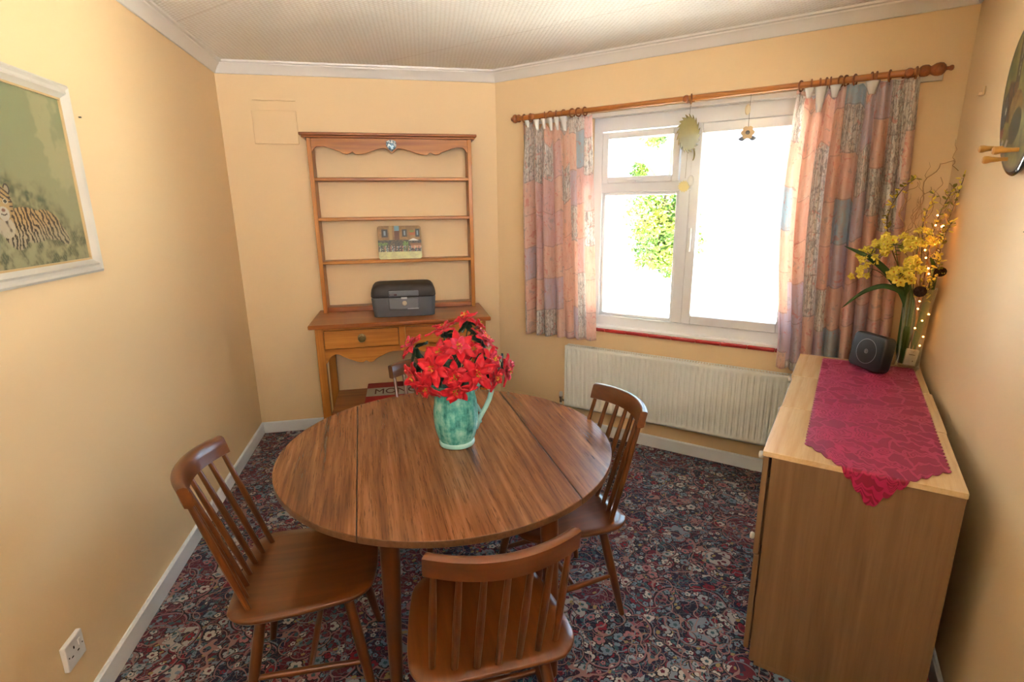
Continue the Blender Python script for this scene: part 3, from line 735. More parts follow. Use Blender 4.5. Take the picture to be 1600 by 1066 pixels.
mk('keyhole', MB().lathe([(.016, 0), (.016, .003), (.011, .005), (.011, .003), (.001, .003)], (xc+.003, SY0-.008, z0+.094), 24, Matrix.Rotation(pi/2, 3, 'X')), plain('lock_brass_silver', rgb(190, 176, 150), .3, .5, .1, Metallic=.6), sb)
mk('maker_badge', MB().box(xc-.092, xc-.044, SY0-.0085, SY0-.006, z0+.146, z0+.158), plain('badge_dark_red', rgb(66, 22, 22), .4), sb)
mk('maker_badge', MB().box(xc-.088, xc-.062, SY0-.0092, SY0-.006, z0+.149, z0+.155), PAN, sb)
mk('grip_lip', B(xc+.022, xc+.095, SY0-.010, SY0, z0+.054, z0+.058), plain('latch_silver', None), sb)

# board game box on the pot board
GX0, GX1, GY0, GY1, GZ0, GZ1 = -.308, .272, 3.455, 3.868, .2975, .350
gb_ = thing('board_game_box', 'long white and red board game box lying on the dresser pot board', 'game box', ((GX0+GX1)/2, (GY0+GY1)/2, GZ0))
BXW = plain('box_card_white', rgb(206, 198, 186), .55, .4, .03); BXR = plain('box_card_red', rgb(168, 24, 30), .5, .4, .04)
mk('box_base', B(GX0+.002, GX1-.002, GY0+.002, GY1-.002, GZ0, GZ1-.012), BXW, gb_, bevel=.001)
mk('box_lid', B(GX0, GX1, GY0, GY1, GZ1-.032, GZ1), BXW, gb_, bevel=.002)
mk('red_band', MB().box(GX0-.0004, GX1+.0004, GY1-.112, GY1+.0004, GZ1-.03, GZ1+.0006), BXR, gb_, smooth=False)
mk('red_band', MB().box(GX0-.0004, GX1+.0004, GY0-.0004, GY0+.125, GZ1-.03, GZ1+.0006), BXR, gb_, smooth=False)
mk('lettering', text_mb('MONOPOLY', .098, Matrix.Translation((.018, GY1-.202, GZ1+.0010)) @ Matrix.Diagonal((1, 1.55, 1, 1)), bold=0), plain('lettering_maroon', rgb(96, 20, 22), .5), gb_, smooth=False)

# ------------------------------------------------------------------ dining table
TC = (.130, 1.937); TR = .637; TZ = .706; TA = .07
tb = thing('dining_table', 'round walnut laminate drop-leaf dining table carrying the turquoise jug', 'table', (TC[0], TC[1], 0))
tb.rotation_euler = (0, 0, TA); CUR[0] = Vector((0, 0, 0))
HX = .345
def arcpoly(x0, x1, r, n=160):
    pts = []
    for i in range(n):
        a = 2*pi*i/n; x, y = r*cos(a), r*sin(a); pts.append((x, y))
    out = []
    for i in range(n):
        a, b = pts[i], pts[(i+1) % n]
        if x0 <= a[0] <= x1: out.append(a)
        for xx in (x0, x1):
            if (a[0]-xx)*(b[0]-xx) < 0:
                y = sqrt(r*r-xx*xx)*(1 if a[1]+b[1] > 0 else -1); out.append((xx, y))
    return out
def top(name, x0, x1):
    pts = arcpoly(x0, x1, TR)
    o = mk(name, MB().prism(pts, TZ-.024, TZ), TABLE, tb, bevel=.0025)
    o.data.materials.append(TEDGE)
    for p in o.data.polygons:
        if abs(p.normal.z) < .5: p.material_index = 1
    return o
top('table_leaf', -TR-.01, -HX-.0012); top('centre_panel', -HX+.0012, HX-.0012); top('table_leaf', HX+.0012, TR+.01)
mk('apron', MB().box(-.27, .27, .44, .46, TZ-.10, TZ-.024).box(-.27, .27, -.46, -.44, TZ-.10, TZ-.024).box(-.27, -.25, -.44, .44, TZ-.10, TZ-.024).box(.25, .27, -.44, .44, TZ-.10, TZ-.024), TEAK[1], tb, bevel=.002)
mk('leaf_support', MB().box(-.58, .58, -.18, -.13, TZ-.05, TZ-.026).box(-.58, .58, .13, .18, TZ-.05, TZ-.026), TEAK[0], tb, bevel=.002)
for sx in (-1, 1):
    for sy in (-1, 1):
        mk('leg', MB().tube([(sx*.256, sy*.47, TZ-.024), (sx*.257, sy*.472, TZ-.15), (sx*.262, sy*.478, .35), (sx*.268, sy*.486, 0)], [.030, .030, .025, .017], 20), TEAK[2], tb, ang=50)

# ------------------------------------------------------------------ spindle-back chairs
def seat_outline(n=10):
    # local: +y forward
    key = [(-.140, -.218), (.140, -.218), (.192, -.205), (.224, -.168), (.232, -.115), (.226, -.02), (.208, .10), (.190, .165), (.145, .208), (.07, .222), (0, .225), (-.07, .222), (-.145, .208), (-.190, .165), (-.208, .10), (-.226, -.02), (-.232, -.115), (-.224, -.168), (-.192, -.205)]
    out = []; m_ = len(key)
    for i in range(m_):
        p0, p1, p2, p3 = [Vector((*key[(i+k-1) % m_], 0)) for k in range(4)]
        for j in range(5):
            t = j/5
            out.append(.5*((2*p1)+(p2-p0)*t+(2*p0-5*p1+4*p2-p3)*t*t+(-p0+3*p1-3*p2+p3)*t**3))
    return out
SZ = .435
CHAIR_LABELS = None
def make_chair(label):
    t = thing('spindle_back_chair', label, 'chair', (0, 0, 0), 0, 'teak spindle-back chairs round the table'); CUR[0] = Vector((0, 0, 0))
    so = seat_outline()
    R = []
    for k, z in ((.90, SZ-.026), (.97, SZ-.020), (1.0, SZ-.010), (.998, SZ-.004), (.985, SZ)):
        R.append([(p.x*k, p.y*k, z) for p in so])
    for k, dz in ((.85, -.002), (.6, -.008), (.3, -.011)):
        R.append([(p.x*k, p.y*k-.01*(1-k), SZ+dz) for p in so])
    mk('seat', MB().rings(R), TEAK[1], t, ang=60)
    # crest rail: bowed board, leaning back
    ztop, zbot, yc, bow, hw = .862, .796, -.325, .060, .182
    def ring(u):
        x = hw*u; y = yc+bow*(abs(u)**2.0)*1.0; h = 1-.05*abs(u)**3
        nrm = Vector((-2*bow*u/hw*1.0, 1, 0)).normalized()
        tk = .0135; z1 = zbot+(ztop-zbot)*h; lean = .012
        P_ = []
        for s_, z, ln in ((1, zbot+.004, .5), (1, (zbot+z1)/2, 0), (1, z1-.005, -.6), (.5, z1, -.8), (-.5, z1, -.8), (-1, z1-.005, -.6), (-1, (zbot+z1)/2, 0), (-1, zbot+.004, .5), (-.5, zbot, .6), (.5, zbot, .6)):
            P_.append(Vector((x, y, z)) + nrm*tk*s_ + Vector((0, ln*lean, 0)))
        return P_
    us = [-1+2*i/28 for i in range(29)]
    mk('crest_rail', MB().rings([ring(u) for u in us]), TEAK[0], t, ang=50)
    for k in range(7):
        f = (k-3)/3
        b = Vector((f*.172, -.150-.035*(1-f*f), SZ-.02)); e = Vector((hw*.90*f, yc+bow*(.9*f)**2+.006, zbot+.012))
        mid = b.lerp(e, .5); 
        pts = [b.lerp(e, i/6) for i in range(7)]
        mk('spindle', MB().tube(pts, [.0085, .0095, .0105, .0108, .010, .0085, .0075], 10), TEAK[2], t)
    L = {}
    for sx in (-1, 1):
        for sy, y0, y1 in ((1, .125, .195), (-1, -.125, -.205)):
            a = Vector((sx*.135, y0, SZ-.02)); b = Vector((sx*.195, y1, 0)); L[sx, sy] = (a, b)
            mk('leg', MB().tube([a.lerp(b, i/6) for i in range(7)], [.0150, .0165, .0178, .0175, .0160, .0138, .0115], 14), TEAK[2], t, ang=60)
    def at(sx, sy, z):
        a, b = L[sx, sy]; return a.lerp(b, (a.z-z)/(a.z-b.z))
    ms = []
    for sx in (-1, 1):
        a, b = at(sx, 1, .165), at(sx, -1, .175); ms.append(a.lerp(b, .5))
        mk('stretcher', MB().tube([a.lerp(b, i/6) for i in range(7)], [.008, .010, .0118, .0122, .0118, .010, .008], 12), TEAK[1], t)
    a, b = ms; mk('stretcher', MB().tube([a.lerp(b, i/6) for i in range(7)], [.008, .010, .0112, .0116, .0112, .010, .008], 12), TEAK[0], t)
    return t
G = 'teak spindle-back chairs round the table'
ch = make_chair('brown spindle-back chair on the jug table side by the peach left-hand wall, seat fully visible')
ch['label'] = 'spindle-back chair whose crest rail stands out against the peach wall with the tiger picture'
ch.location = (-.372, 1.665, 0); ch.rotation_euler = (0, 0, -pi/2+.02)
dup(ch, (.172, 1.325, 0), .06, 'spindle-back chair with its back to the viewer and curved rail overlapping the table rim')
dup(ch, (.548, 1.842, 0), pi/2+.17, 'spindle-back chair in front of the radiator, sunlit seat tucked under the table')
dup(ch, (.160, 2.350, 0), pi+.30, 'spindle-back chair mostly hidden behind the table, beside the dresser and poinsettias')

# ------------------------------------------------------------------ jug
t = NT('turquoise_glaze'); co = t.coords()
n1 = t.noise(co, 22, 5, .65); n2 = t.noise(t.mapv(co, (60, 60, 9)), 1, 4, .6)
f = t.math('ADD', t.math('MULTIPLY', n1, .6), t.math('MULTIPLY', n2, .4))
c = t.ramp(f, [(.36, rgb(40, 112, 110)), (.46, rgb(78, 166, 160)), (.56, rgb(126, 202, 192)), (.68, rgb(176, 224, 214))])
t.pbsdf(c, .16, .6, normal=t.bump(n1, .25, .003), Coat_Weight=.4); GLAZE = t.m
GLAZEL = plain('pale_turquoise_glaze', rgb(160, 212, 208), .18, .6, .1, 30, Coat_Weight=.4)
jx, jy, jz = .166, 1.930, TZ
jg = thing('jug', 'turquoise glazed pottery jug holding the red poinsettias on the table', 'jug', (jx, jy, jz))
prof = [(.060, 0), (.066, .001), (.069, .008), (.067, .016), (.0655, .020), (.074, .035), (.082, .065), (.0865, .105), (.086, .145), (.082, .180), (.077, .205), (.076, .225), (.079, .242), (.082, .250), (.079, .252), (.073, .240), (.071, .205), (.078, .150), (.078, .10), (.066, .04), (.01, .025)]
N_ = 48; R = []
for r, z in prof:
    ring = []
    for i in range(N_):
        a = 2*pi*i/N_; lip = sstep(.19, .25, z)*max(0, cos(a-pi*1.06))**6*.030
        flute = 1+.012*cos(6*a)*sstep(.02, .08, z)*sstep(.22, .16, z)
        ring.append((jx+(r*flute+lip)*cos(a), jy+(r*flute+lip)*sin(a), jz+z+lip*.4))
    R.append(ring)
jb = mk('body', MB().rings(R), GLAZE, jg, ang=60)
mk('foot_ring', MB().lathe([(.0625, .0), (.0690, .002), (.0712, .009), (.0690, .017), (.066, .020)], (jx, jy, jz), 48, ends=False), GLAZEL, jg)
ha = .05; dx = Vector((cos(ha), sin(ha), 0))
def hp(o, z): return Vector((jx, jy, jz+z)) + dx*o
hpts = [hp(.074, .215), hp(.095, .240), hp(.116, .251), hp(.134, .246), hp(.143, .228), hp(.143, .200), hp(.134, .170), hp(.120, .140), hp(.105, .115), hp(.092, .092), hp(.085, .070), hp(.080, .05)]
mk('handle', MB().tube(hpts, [.011, .0115, .0115, .011, .0105, .010, .0098, .0095, .0095, .010, .009, .005], 14).tube([hp(.078, .16), hp(.090, .135), hp(.103, .112)], [.006, .007, .006], 10).sphere(hp(.094, .080), .008), GLAZEL, jg, ang=60)

# ------------------------------------------------------------------ poinsettias
t = NT('red_silk'); co = t.coords(); n = t.noise(co, 60, 3)
c = t.mix(n, rgb(178, 10, 30), rgb(214, 24, 44)); t.pbsdf(c, .5, .35, Sheen_Weight=.08, Transmission_Weight=0.0)
REDS = t.m
REDP = plain('pink_red_silk', rgb(200, 34, 72), .5, .4, .12, 40, Sheen_Weight=.15)
PGREEN = plain('dark_green_silk', rgb(20, 52, 30), .5, .4, .2, 40)
GOLD = plain('gold_bead', rgb(222, 180, 70), .25, .6, .1, Metallic=.7)
def bract(mb, M, L, W, droop, cup, seed):
    """A pointed leaf blade, with thickness left to a solidify modifier."""
    rr = random.Random(seed); nl, nw = 8, 4; o = len(mb.v); wv = rr.uniform(-.25, .25)
    for i in range(nl+1):
        s = i/nl; w = W*(sin(pi*min(1, s**.8))**.9)*(1.0) + (.0015 if i else .002)
        if s > .97: w = .0004
        for j in range(nw+1):
            q = j/nw*2-1
            p = Vector((L*s, q*w, -droop*s*s*L + cup*abs(q)*w + .004*sin(s*7+q*3+seed) + wv*q*w*s))
            mb.v.append(M @ p)
    for i in range(nl):
        for j in range(nw): a = o+i*(nw+1)+j; mb.f.append((a, a+1, a+nw+2, a+nw+1))
def poinsettia(P, N, size, label, seed, pink=False):
    rr = random.Random(seed); P = Vector(P); N = Vector(N).normalized()
    t = thing('poinsettia', label, 'artificial flower', tuple(P), 0, 'red fabric poinsettias in the turquoise jug')
    q = N.to_track_quat('Z', 'Y').to_matrix().to_4x4(); Rz = Matrix.Rotation(rr.uniform(0, 6.28), 4, 'Z')
    M0 = Matrix.Translation(P) @ q @ Rz
    tilt = Matrix.Rotation
    mb = MB(); k = 6
    for i in range(k):
        M = M0 @ tilt(2*pi*i/k+rr.uniform(-.15, .15), 4, 'Z') @ tilt(-rr.uniform(.0, .25), 4, 'Y') @ Matrix.Translation((.004, 0, -.002))
        bract(mb, M, size*rr.uniform(.88, 1.1), size*.235, rr.uniform(.05, .28), .18, seed*10+i)
    mk('outer_bracts', mb, REDS, t, solid=.0008, ang=70)
    mb = MB()
    for i in range(5):
        M = M0 @ tilt(2*pi*(i+.5)/5+rr.uniform(-.2, .2), 4, 'Z') @ tilt(-rr.uniform(.45, .8), 4, 'Y') @ Matrix.Translation((.003, 0, .003))
        bract(mb, M, size*rr.uniform(.55, .72), size*.20, .12, .3, seed*10+i+50)
    mk('inner_bracts', mb, REDP if pink else REDS, t, solid=.0008, ang=70)
    mb = MB()
    for i in range(12):
        a = rr.uniform(0, 6.28); r = rr.uniform(.001, .012); h = rr.uniform(.012, .022)
        e = M0 @ Vector((r*1.5*cos(a), r*1.5*sin(a), h)); mb.tube([M0 @ Vector((r*.4*cos(a), r*.4*sin(a), .002)), e], .0006, 5); mb.sphere(e, .0027, 8, 6)
    mk('stamens', mb, GOLD, t)
    J = Vector((jx+rr.uniform(-.03, .03), jy+rr.uniform(-.03, .03), jz+.24)); m1 = P - N*.05
    pts = [P-N*.002, P-N*.03, m1.lerp(J, .3), m1.lerp(J, .7), J, Vector((jx+rr.uniform(-.02, .02), jy+rr.uniform(-.02, .02), jz+.06))]
    mk('stem', MB().tube(pts, [.003, .0024, .0022, .0022, .0022, .002], 8), PGREEN, t)
    mb = MB()
    for i in range(4):
        M = Matrix.Translation(P-N*.018) @ q @ tilt(rr.uniform(0, 6.28), 4, 'Z') @ tilt(rr.uniform(-.1, .4), 4, 'Y')
        bract(mb, M, size*1.0, size*.24, .2, .15, seed*10+i+80)
    mk('leaves', mb, PGREEN, t, solid=.0008, ang=70)
    return t
PL = [((.010, 1.93, 1.112), (-.75, -.1, .75), .056, 'poinsettia facing up at the jug-bunch edge nearest the tall charcoal chest drawer', 1),
((.123, 1.92, 1.168), (-.3, .05, .95), .060, 'flat-facing poinsettia in front of the divider between the dresser drawers', 0),
((.176, 1.814, 1.125), (.05, -.78, .63), .062, 'poinsettia with pinkish inner petals and gold centre, upper middle of the bunch', 1),
((.108, 1.832, 1.105), (-.32, -.77, .55), .050, 'small poinsettia tucked between larger blooms in the upper middle', 0),
((.080, 1.800, 1.062), (-.50, -.83, .24), .075, 'large wide-open poinsettia facing the viewer above the jug spout', 0),
((.232, 1.780, 1.035), (.25, -.96, .10), .072, 'large poinsettia with many petals above the jug handle root', 0),
((.158, 1.800, .975), (-.05, -.90, -.35), .070, 'lowest poinsettia drooping its long pointed petals over the jug rim', 0),
((.358, 1.885, 1.010), (.85, -.55, -.10), .060, 'outermost poinsettia with bright gold stamens hanging past the jug handle', 1),
((.295, 1.820, 1.071), (.55, -.75, .35), .050, 'half-open poinsettia beside the gold-centred bloom over the handle', 1),
((.276, 1.868, 1.133), (.60, -.20, .75), .056, 'poinsettia with pale pink edges below the topmost bloom', 1),
((.218, 1.95, 1.200), (-.35, -.25, .9), .048, 'topmost poinsettia on the tallest stem of the bunch', 0),
((.262, 1.936, 1.170), (.75, .1, .55), .045, 'small poinsettia turned away just under the topmost bloom', 0),
((.153, 1.781, 1.032), (-.11, -.99, .04), .056, 'poinsettia in the very middle of the bunch above the drooping one', 0),
((.016, 1.870, 1.008), (-.85, -.50, -.10), .064, 'poinsettia spreading low over the table end of the bunch near the hidden chair', 0),
((.305, 1.838, .998), (.70, -.66, -.1), .055, 'poinsettia just above the curve of the jug handle', 0),
((.140, 1.86, 1.10), (-.1, -.6, .6), .055, 'poinsettia sunk deep in the centre of the bunch', 0),
((.057, 1.820, .985), (-.60, -.69, -.45), .062, 'poinsettia with hanging petals beside the jug spout', 0),
((.225, 1.85, 1.10), (.2, -.7, .6), .060, 'poinsettia between the pink-centred bloom and the large one below it', 0)]
PL[0] = (*PL[0][:3], 'poinsettia facing up at the outer edge under the grey security chest', 1)
for i, (P, N, s, lb, pk) in enumerate(PL): poinsettia(P, N, s, lb, i+11, pk)

# ------------------------------------------------------------------ curtain pole, rings, curtains
PT, PZ, PR = 3.246, 2.190, .0155
POLE = wood('curtain_pole_oak', rgb(150, 86, 34), rgb(182, 112, 50), rgb(202, 134, 70), axis=0, s=.9, rough=.3, coat=.3, pore=.1)
RINGM = wood('ring_wood', rgb(116, 60, 26), rgb(150, 84, 38), rgb(170, 100, 50), axis=1, s=2, rough=.3, coat=.3, pore=.1)
cp = thing('curtain_pole', 'long varnished wooden curtain pole with turned finials over the window', 'curtain pole', (-.9, YW, PZ), YR)
RX = Matrix.Rotation(pi/2, 3, 'Y')
mk('pole', MB().tube([(-1.99+i*.11, PT, PZ) for i in range(21)], PR, 20), POLE, cp)
fin = [(.0155, 0), (.021, .002), (.026, .010), (.0275, .022), (.026, .034), (.020, .041), (.0185, .044), (.022, .050), (.029, .062), (.031, .076), (.028, .090), (.019, .099), (.009, .104), (.008, .112), (.012, .118), (.013, .124), (.010, .130), (.001, .133)]
mk('finial', MB().lathe([(r*.92, z*.95) for r, z in fin], (.165, PT, PZ), 24, RX), RINGM, cp)
mk('finial', MB().lathe([(r*.9, z*.55) for r, z in fin], (-1.985, PT, PZ), 24, Matrix.Rotation(-pi/2, 3, 'Y')), RINGM, cp)
for x in (-1.886, -.887, .128):
    mk('bracket', MB().lathe([(.024, 0), (.024, .008), (.010, .012), (.010, .06), (.015, .064), (.0205, .07), (.0205, .10), (.016, .108), (.006, .112)], (x, YW, PZ-.002), 20, Matrix.Rotation(pi/2, 3, 'X')), RINGM, cp)
def ringmesh():
    mb = MB(); n = 28; R = []
    for i in range(n):
        a = 2*pi*i/n; R.append([(0 + .0035*sin(b)*1.2, (.024+.0045*cos(b))*cos(a), (.024+.0045*cos(b))*sin(a)) for b in [2*pi*k/10 for k in range(10)]])
    R.append(R[0]); return mb.rings(R, False)
rz = PZ-.0045
r0 = thing('curtain_ring', 'wooden curtain ring', 'curtain ring', (-1.96, PT, rz), YR, 'wooden rings on the curtain pole'); CUR[0] = Vector((0, 0, 0))
mk('hoop', ringmesh(), RINGM, r0)
mk('screw_eye', MB().tube([(0, 0, -.028), (0, 0, -.033), (.004, 0, -.037), (0, 0, -.041), (-.004, 0, -.037), (0, 0, -.033)], .0009, 6), METAL, r0)
RL = [(-1.955, 'wooden ring at the outer end of the narrow left curtain by the small finial'), (-1.905, ''), (-1.800, ''), (-1.757, ''), (-1.715, ''), (-1.660, ''), (-1.60, ''), (-1.557, ''), (-1.512, ''),
      (-.860, ''), (-.315, ''), (-.269, ''), (-.232, ''), (-.203, ''), (-.186, ''), (-.143, ''), (-.120, ''), (-.083, ''), (-.017, ''), (.003, ''), (.055, ''), (.155, '')]
for i, (x, _) in enumerate(RL):
    od = ('first', 'second', 'third', 'fourth', 'fifth', 'sixth', 'seventh', 'eighth', 'ninth', 'tenth', 'eleventh', 'twelfth')
    if x < -1: lb = 'wooden ring, %s from the small finial, on the narrow curtain' % od[i]
    elif x < -.5: lb = 'lone wooden ring mid-pole above the big sun catcher'
    else: lb = 'wooden ring, %s from the bare stretch of pole, above the wide curtain' % od[i-10]
    p = F(YR, x, PT, rz); rot = -YR+random.uniform(-.5, .5)
    g = None if -1 < x < -.5 else ('rings of the curtain beside the dresser wall' if x < -1 else 'rings of the curtain above the sideboard')
    if i == 0: r0.location = p; r0['label'] = lb; r0['group'] = g
    else:
        c_ = dup(r0, p, rot, lb, g)
        if g is None: del c_['group']

def curtain_mat(name, seed):
    t = NT(name); uv = t.coords('UV'); s = t.node('ShaderNodeSeparateXYZ', Vector=uv); u, v = s.outputs[0], s.outputs[1]
    cu = t.math('DIVIDE', u, .118); ci = t.math('FLOOR', cu)
    wn = t.node('ShaderNodeTexWhiteNoise', {'noise_dimensions': '1D'}, W=t.math('ADD', ci, seed)).outputs[0]
    cv = t.math('ADD', t.math('DIVIDE', v, .225), t.math('MULTIPLY', wn, 3.0)); vi = t.math('FLOOR', cv)
    cmb = t.node('ShaderNodeCombineXYZ', X=ci, Y=vi, Z=seed).outputs[0]
    wc = t.node('ShaderNodeTexWhiteNoise', {'noise_dimensions': '3D'}, Vector=cmb)
    h = wc.outputs[0]; sp = t.node('ShaderNodeSeparateColor', Color=wc.outputs[1]); h2 = sp.outputs[1]
    peach, pinkm, cream, blue, mauve, sal = rgb(254, 230, 216), rgb(248, 224, 222), rgb(252, 250, 246), rgb(208, 222, 230), rgb(234, 222, 230), rgb(253, 224, 210)
    base = t.ramp(h, [(0, peach), (.24, pinkm), (.40, cream), (.66, blue), (.74, mauve), (.88, sal)], 'CONSTANT')
    P3 = t.node('ShaderNodeCombineXYZ', X=t.math('MULTIPLY', u, 1.0), Y=v, Z=h2).outputs[0]
    st = t.noise(t.mapv(P3, (85, 10, 1)), 1, 3, .6)
    c = t.mix(t.math('MULTIPLY', t.math('GREATER_THAN', st, .5), .25), base, rgb(232, 190, 170))
    # script-like scribbles inside the cream and blue patches
    scr = t.noise(t.mapv(P3, (80, 26, 1)), 1, 3, .7, dist=1.2)
    isc = t.math('MULTIPLY', t.math('GREATER_THAN', h, .40), t.math('LESS_THAN', h, .66))
    m1 = t.math('MULTIPLY', isc, t.math('GREATER_THAN', scr, .54))
    c = t.mix(t.math('MULTIPLY', m1, .6), c, rgb(158, 150, 146))
    ln = t.math('LESS_THAN', t.math('FRACT', t.math('DIVIDE', u, .0197)), .14)
    c = t.mix(t.math('MULTIPLY', t.math('MULTIPLY', ln, isc), .5), c, rgb(150, 136, 130))
    red = t.noise(t.mapv(P3, (30, 22, 1)), 1, 4, .6, dist=1.0)
    c = t.mix(t.math('MULTIPLY', t.math('GREATER_THAN', red, .62), .5), c, rgb(232, 158, 146))
    gr = t.math('LESS_THAN', red, .38)
    c = t.mix(t.math('MULTIPLY', gr, .45), c, rgb(200, 194, 192))
    fv = t.math('FRACT', cv); edge = t.math('LESS_THAN', fv, .03)
    c = t.mix(t.math('MULTIPLY', edge, .3), c, rgb(160, 130, 124))
    wv = t.noise(t.mapv(P3, (600, 600, 1)), 1, 2)
    n = t.t.nodes.new('ShaderNodeBsdfPrincipled'); t.put(n.inputs['Base Color'], c); n.inputs['Roughness'].default_value = .85
    n.inputs['Specular IOR Level'].default_value = .15; t.put(n.inputs['Normal'], t.bump(wv, .2, .001))
    tl = t.node('ShaderNodeBsdfTranslucent', Color=c).outputs[0]
    mx = t.node('ShaderNodeMixShader'); mx.inputs[0].default_value = .6
    t.t.links.new(n.outputs[0], mx.inputs[1]); t.t.links.new(tl, mx.inputs[2]); t.t.links.new(mx.outputs[0], t.out.inputs[0]); return t.m
LIN = plain('white_curtain_lining', rgb(226, 222, 216), .9, .1, .03)
def curtain(label, xl, xr, xlb, xrb, ztop, zbot, nf, seed, bulge=0, sags=()):
    """Hanging cloth: xl..xr along the pole, xlb..xrb at the hem, nf folds."""
    rr = random.Random(seed); ph = [rr.uniform(0, 6.28) for _ in range(6)]
    t = thing('curtain', label, 'curtain', ((xl+xr)/2, PT, zbot), YR)
    NU, NV = nf*16, 70; full = (xr-xl)*2.0
    def f(a, b):
        warp = a + .018*sin(6.28*a*3+ph[0]) + .012*sin(6.28*a*5+ph[1])
        w2 = warp + .010*b*sin(9*a+ph[2])
        x = (xl+(xr-xl)*w2)*(1-b) + (xlb+(xrb-xlb)*w2)*b
        x += bulge*sin(pi*min(1, b*1.15))*(1-a)**2
        amp = (.012+.018*sstep(0, .25, b)) * (.7+.5*sin(4.1*a+ph[3]))
        k = 2*pi*nf
        y = PT + .004 + amp*sin(k*warp+ph[4]) + amp*.45*sin(k*.5*warp+ph[5]+b*1.2) + .005*sin(23*a+5*b)
        x += .006*cos(k*warp+ph[4]*1.3)*sstep(0, .3, b)
        zt = ztop + .006*sin(k*warp) 
        for (c, w, d) in sags:
            zt -= d*max(0, 1-abs(a-c)/w)
        z = zt*(1-b)+ (zbot + .004*sin(k*warp+1))*b
        return (x, y, z)
    mb = MB().grid(f, NU, NV)
    mb.uv = [(full*(i/NU), (ztop-zbot)*(1-j/NV)) for j in range(NV+1) for i in range(NU+1)]
    o = mk('fabric', mb, curtain_mat('patchwork_print_%d' % seed, seed*13.7), t, solid=.0012, ang=80)
    # lining turned over at the slack heading between rings
    return t, f
cl, fl = curtain('narrow peach and grey patchwork curtain hanging beside the dresser wall', -1.985, -1.475, -1.972, -1.408, 2.160, .715, 7, 4, sags=((.13, .05, .03), (.27, .06, .05), (.42, .06, .055), (.52, .05, .05), (.62, .06, .06)))
for a, w, d in ((.13, .035, .045), (.27, .045, .07), (.37, .035, .065), (.47, .035, .08), (.56, .035, .08), (.66, .05, .09)):
    p = Vector(fl(a, .0)); x = -1.985+.51*a; mb = MB()
    mb.grid(lambda s, q: (x+(s-.5)*w*2*.51*(1-.55*q)+.015*q, PT-.030-.012*sin(pi*s)-.004*q, 2.172-.006-d*q), 6, 5)
    mk('lining_fold', mb, LIN, cl, solid=.001, ang=80, base=(-1.73, PT, .715))
cr, fr_ = curtain('wide patchwork curtain in peach, mauve and grey hanging behind the sideboard', -.338, .168, -.300, .225, 2.165, .700, 9, 9, bulge=-.035, sags=((.16, .05, .05), (.25, .04, .06), (.34, .05, .04), (.60, .05, .04)))
for a, w, d in ((.13, .035, .05), (.23, .045, .12), (.35, .040, .06), (.65, .05, .06)):
    x = -.338+.506*a; mb = MB()
    mb.grid(lambda s, q: (x+(s-.5)*w*1.2*(1-.6*q), PT-.030-.012*sin(pi*s)-.004*q, 2.168-d*q), 6, 5)
    mk('lining_fold', mb, LIN, cr, solid=.001, ang=80, base=(-.085, PT, .700))

# ------------------------------------------------------------------ hanging ornaments
CORD = plain('thin_cord', rgb(120, 110, 96), .7)
SUNM = NT('amber_disc'); n = SUNM.noise(SUNM.coords(), 30, 3)
SUNM.pbsdf(SUNM.mix(n, rgb(128, 114, 62), rgb(150, 136, 82)), .35, .5); SUNM = SUNM.m
CREAMD = plain('cream_disc', rgb(240, 226, 160), .5, .4, .05)
def sunshape(r, nt, tooth):
    pts = []
    for i in range(nt*6):
        a = 2*pi*i/(nt*6); k = (i % 6)/6
        rr = r + tooth*(1-abs(k*2-1))**1.2
        pts.append((rr*cos(a+.25*(rr-r)/tooth*.9), rr*sin(a+.25*(rr-r)/tooth*.9)))
    return pts
def disc(mb, c, pts, th, yaw):
    M = Matrix.Translation(c) @ Matrix.Rotation(yaw, 4, 'Z') @ Matrix.Rotation(pi/2, 4, 'X')
    return mb.prism(pts, -th/2, th/2, M)
ox, oy = -.862, PT
sc_ = thing('sun_catcher', 'large amber sun-shaped catcher hanging from the middle of the curtain pole', 'sun catcher', (ox, oy, 2.0), YR)
mk('sun_disc', disc(MB(), Vector((ox, oy, 2.003)), sunshape(.084, 20, .022), .003, 1.16), SUNM, sc_, smooth=False)
mk('cord', MB().tube([(ox, oy, 2.150), (ox, oy, 2.105)], .0010, 6).tube([(ox, oy, 1.905), (ox-.003, oy, 1.76)], .0008, 6), CORD, sc_)
mk('crescent', disc(MB(), Vector((ox+.030, oy, 1.888)), [(.016*cos(a), .034*sin(a)) for a in [(-1.4+2.8*i/10) for i in range(11)]] + [(.006*cos(a), .030*sin(a)) for a in [(1.3-2.6*i/10) for i in range(11)]], .002, .8), SUNM, sc_, smooth=False)
mk('small_sun', disc(MB(), Vector((ox-.008, oy, 1.715)), sunshape(.026, 14, .009), .003, .25), CREAMD, sc_, smooth=False)
mk('glass_drop', MB().sphere((ox+.030, oy, 1.745), .018, 14, 10, (1, .5, 1.7)).sphere((ox+.028, oy, 1.70), .008), plain('clear_white_drop', rgb(244, 244, 240), .1, .6), sc_)
fx, fz = -.548, 1.984
fh = thing('hanging_flower', 'small cream and grey metal flower on a cord hanging against the window', 'hanging ornament', (fx, oy, fz), YR)
pts = []
for i in range(48):
    a = 2*pi*i/48; r = .029+.006*abs(cos(3*a)); pts.append((r*cos(a), r*sin(a)))
mk('petals', disc(MB(), Vector((fx, oy, fz)), pts, .003, .1), plain('flower_cream', rgb(226, 196, 148), .5), fh, smooth=False)
mk('flower_centre', MB().sphere((fx, oy-.003, fz), .011, 14, 8, (1, .35, 1)), plain('flower_grey', rgb(112, 106, 104), .5), fh)
mb = MB()
